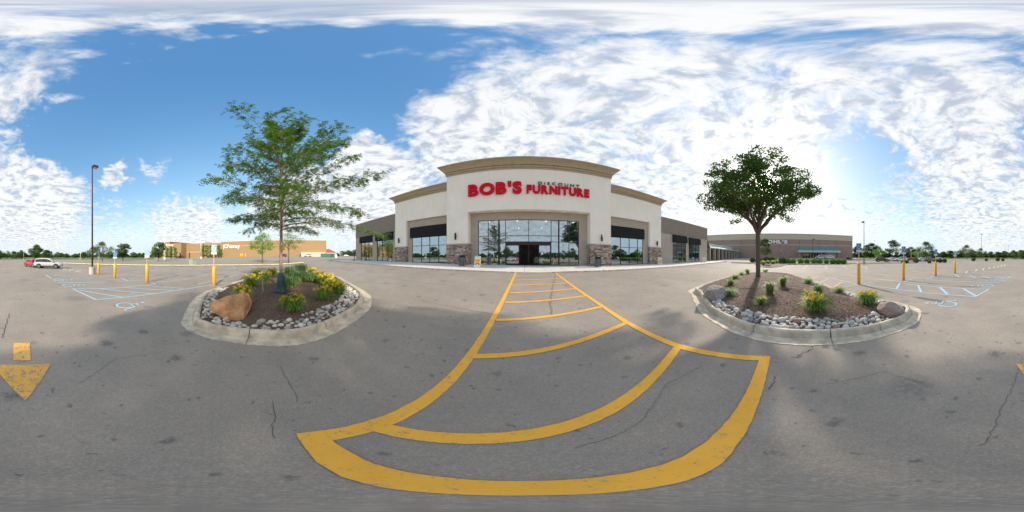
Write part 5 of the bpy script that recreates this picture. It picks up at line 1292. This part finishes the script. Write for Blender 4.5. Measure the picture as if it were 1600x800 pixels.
# ------------------------------------------------------------ round bushes and beds in front of the brown store
def bushmesh(seed, m_):
    C = rdir(1500)*(rng.uniform(.72, 1, 1500)**.5)[:, None]; C *= (1+.10*np.sin(C[:, :1]*5+seed)*np.cos(C[:, 1:2]*4)); C[:, 2] = C[:, 2]*.85+.8
    V, F = leaves(C, rdir(1500)+C*.6, rdir(1500), rng.uniform(.14, .24, 1500), .09); return npmesh('foliage', V, F, [m_])
bme = [bushmesh(1, 'lily_leaf'), bushmesh(2, 'lily_leaf'), bushmesh(3, 'far_leaf')]
core = rockmesh('core', 77, 2, .05, 'far_leaf')
def bush(px, py, r_, label, k_=0, grp='clipped round bushes before the brown store'):
    p = at(px, py); e = empty('round_bush', p, random.uniform(0, 6), label, 'bush', grp); e.scale = (r_, r_, r_)
    link('foliage', bme[k_], e)['kind'] = 'stuff'; c_ = link('twigs', core, e, (0, 0, .78)); c_.scale = (.78, .78, .7)
ordn = ['first', 'second', 'third', 'fourth', 'fifth', 'sixth', 'seventh', 'eighth', 'ninth', 'tenth']
for i, px in enumerate((1230, 1239, 1251, 1261, 1272, 1281, 1291, 1301, 1309.5, 1318)):
    bush(px, 412.6, .82 if i != 6 else .72, '%s round bush from the left in the row before the brown store' % ordn[i], i % 2)
bush(1452, 411.5, .55, 'dark round bush behind the second right bollard', 2, 'dark bushes by the parked cars')
bush(1431, 411, .9, 'large round dark bush between the second and third right bollards', 2, 'dark bushes by the parked cars')
for i, px in enumerate((1411, 1417)): bush(px, 411.5, .5, ['left', 'right'][i]+' low dark bush under the white sport utility car', 2, 'dark bushes by the parked cars')
for i, px in enumerate((1462, 1469, 1476)): bush(px, 410.3, .75, ['left', 'middle', 'right'][i]+' dark bush of the three beside the third right bollard', 2, 'dark bushes by the parked cars')
for i, (px, k_, r_) in enumerate(((1521, 2, .9), (1541, 2, .7), (1559, 2, .9), (1567, 2, .7))): bush(px, 408, r_, ordn[i]+' low dark bush from the left along the far edge at right', k_, 'dark bushes by the far edge')
for i, (px, py, r_) in enumerate(((1186, 413, .9), (1197, 407, 1.0), (1206, 406.6, 1.0), (1222, 407, 1.0), (1230, 406.5, .9), (1176, 410, .8), (1210, 409.5, .85))):
    bush(px, py, r_, '%s green shrub of the bed before the brown store' % ordn[i], (2, 2, 2, 2, 2, 2, 0)[i], 'shrubs in the far bed')
fi = empty('far_traffic_island', (0, 0, 0)); fi['kind'] = 'structure'
fp = [at(*p) for p in ((1190, 417.5), (1205, 418.5), (1218, 417), (1232, 413), (1240, 410.5), (1210, 408), (1188, 409.5), (1180, 413))]
def raised(pts, name, m_, z0, z1, parent):
    lo = [(p.x, p.y, G(p.x, p.y)+z0) for p in pts]; hi = [(p.x, p.y, G(p.x, p.y)+z1) for p in pts]; return MB().loft([lo, hi]).build(name, m_, parent)
raised(fp, 'kerb', 'kerb_concrete', -.1, .15, fi)
cc_ = sum(fp, Vector())/len(fp); raised([cc_+(p-cc_)*.93 for p in fp], 'mulch_bed', 'mulch', 0, .20, fi)
k = 80
for i, (px, py) in enumerate(((1193, 414), (1200, 413), (1208, 412.5), (1214, 411.5), (1220, 411.5), (1226, 410.5), (1198, 410.5), (1190, 411.5))):
    clump('daylily', px, py, None, .75, .75, 160, 34, '%s golden daylily of the far bed before the round bushes' % ordn[i], 'daylily', k, flm='lily_gold', pos=at(px, py, .2), lw=.05, group='golden daylilies in the far bed'); k += 1
pb = at(1200, 416, .15); o = link('boulder', rockmesh('boulder', 31, 3, .15, 'boulder_pink', .8, 4), None, pb); o.scale = (.75, .6, .5); tag(o, 'small pinkish boulder at the tip of the far bed', 'boulder')
clump('daylily', 1196, 425, I2, .5, .35, 160, 3, 'low green clump at the far tip of the right island', 'daylily', 95)

# ------------------------------------------------------------ bins, boards, post in front of the store
def bin_(px, y, label):
    x = X_(px, y); p = Vector((x, y, walkZ(x, y))); e = empty('litter_bin', p, 0, label, 'litter bin', 'litter bins at the entrance piers')
    MB().box(-.26, .26, -.26, .26, .05, .95).build('casing', 'bin_grey', e, bevel=.02)
    fr = MB()
    for a in (-.28, .24):
        for b in (-.28, .24): fr.box(a, a+.04, b, b+.04, 0, 1.16)
    fr.box(-.28, .28, -.28, .28, 1.161, 1.23); fr.box(-.27, .27, -.27, .27, .951, 1.0); fr.build('frame', 'black_metal', e)
    MB().box(-.22, .22, -.22, .22, 1.0, 1.16).build('ash_tray', 'soft_dark', e)
    for i in range(5): MB().box(-.2+i*.09, -.17+i*.09, -.275, -.262, .1, .9).build('slat', 'soft_dark', e)
bin_(722.3, 17.3, 'grey and black litter bin left of the entrance'); bin_(934, 17.3, 'grey and black litter bin right of the entrance')
def aboard(px, y, rz, label, poster, s_=1.):
    x = X_(px, y); e = empty('sandwich_board', (x, y, walkZ(x, y)), rz, label, 'sandwich board', 'white sandwich boards on the walk')
    for sg_ in (-1, 1):
        a = MB(); a.box(-.33, .33, -.02, .02, 0, 1.2); a.xform(Matrix.Translation((0, sg_*.28, 0)) @ Matrix.Rotation(sg_*R(13), 4, 'X')); pn = a.build('panel', 'board_white', e, bevel=.01)
        if sg_ < 0 and poster:
            Mx = Matrix.Translation((0, -.28, 0)) @ Matrix.Rotation(-R(13), 4, 'X')
            a = MB().box(-.27, .27, -.026, -.021, .2, 1.08).xform(Mx); a.build('poster', 'poster_yellow', pn)
            a = MB().prism([(.24*math.cos(R(t)), .24+.27*math.sin(R(t))) for t in range(0, 181, 15)], 'y', -.03, -.0265).xform(Mx); a.build('poster_shape', 'poster_red', pn)
            a = MB().box(-.22, .22, -.03, -.0265, .92, 1.02).xform(Mx); a.build('poster_band', 'board_white', pn)
            a = MB().prism([(.11*math.cos(R(t)), .26+.13*math.sin(R(t))) for t in range(0, 181, 20)], 'y', -.034, -.0305).xform(Mx); a.build('poster_shape', 'board_white', pn)
            a = MB().box(-.2, .2, -.03, -.0265, .66, .80).xform(Mx); a.build('poster_band', 'poster_orange', pn)
        else: pass
    MB().tube([(-.2, 0, 1.16), (-.1, 0, 1.24), (.1, 0, 1.24), (.2, 0, 1.16)], .015, 6).build('handle', 'board_white', e)
aboard(746.5, 16.8, R(4), 'white sandwich board with yellow and red poster left of the entrance', True); aboard(1031, 17.9, R(-35), 'white sandwich board beside the right stone pier', True); aboard(1100.5, 17.6, R(-75), 'plain white sandwich board before the right brown wing', False)
x = X_(553.5, 18.7); e = empty('bench_post', (x, 18.7, walkZ(x, 18.7)), 0, 'short dark post with round base left of the brown shop wing', 'post')
MB().lathe([(.35, 0), (.33, .08), (.08, .12), (.07, 1.7), (.14, 1.75), (.14, 1.95), (.02, 2.0)], 12).build('post', 'soft_dark', e, True)
# wheel stops / debris cubes on the far lot
for i, (px, py) in enumerate(((102.5, 421), (112, 422.3), (123, 424.4))):
    p = at(px, py); o = MB().prism([(-.12, 0), (.12, 0), (.07, .13), (-.07, .13)], 'x', -.3, .3).build('wheel_stop', 'cap_stone', None, loc=p); tag(o, ['left', 'middle', 'right'][i]+' small pale concrete stop between the silver car and lamp post', 'wheel stop', 'small wheel stops')
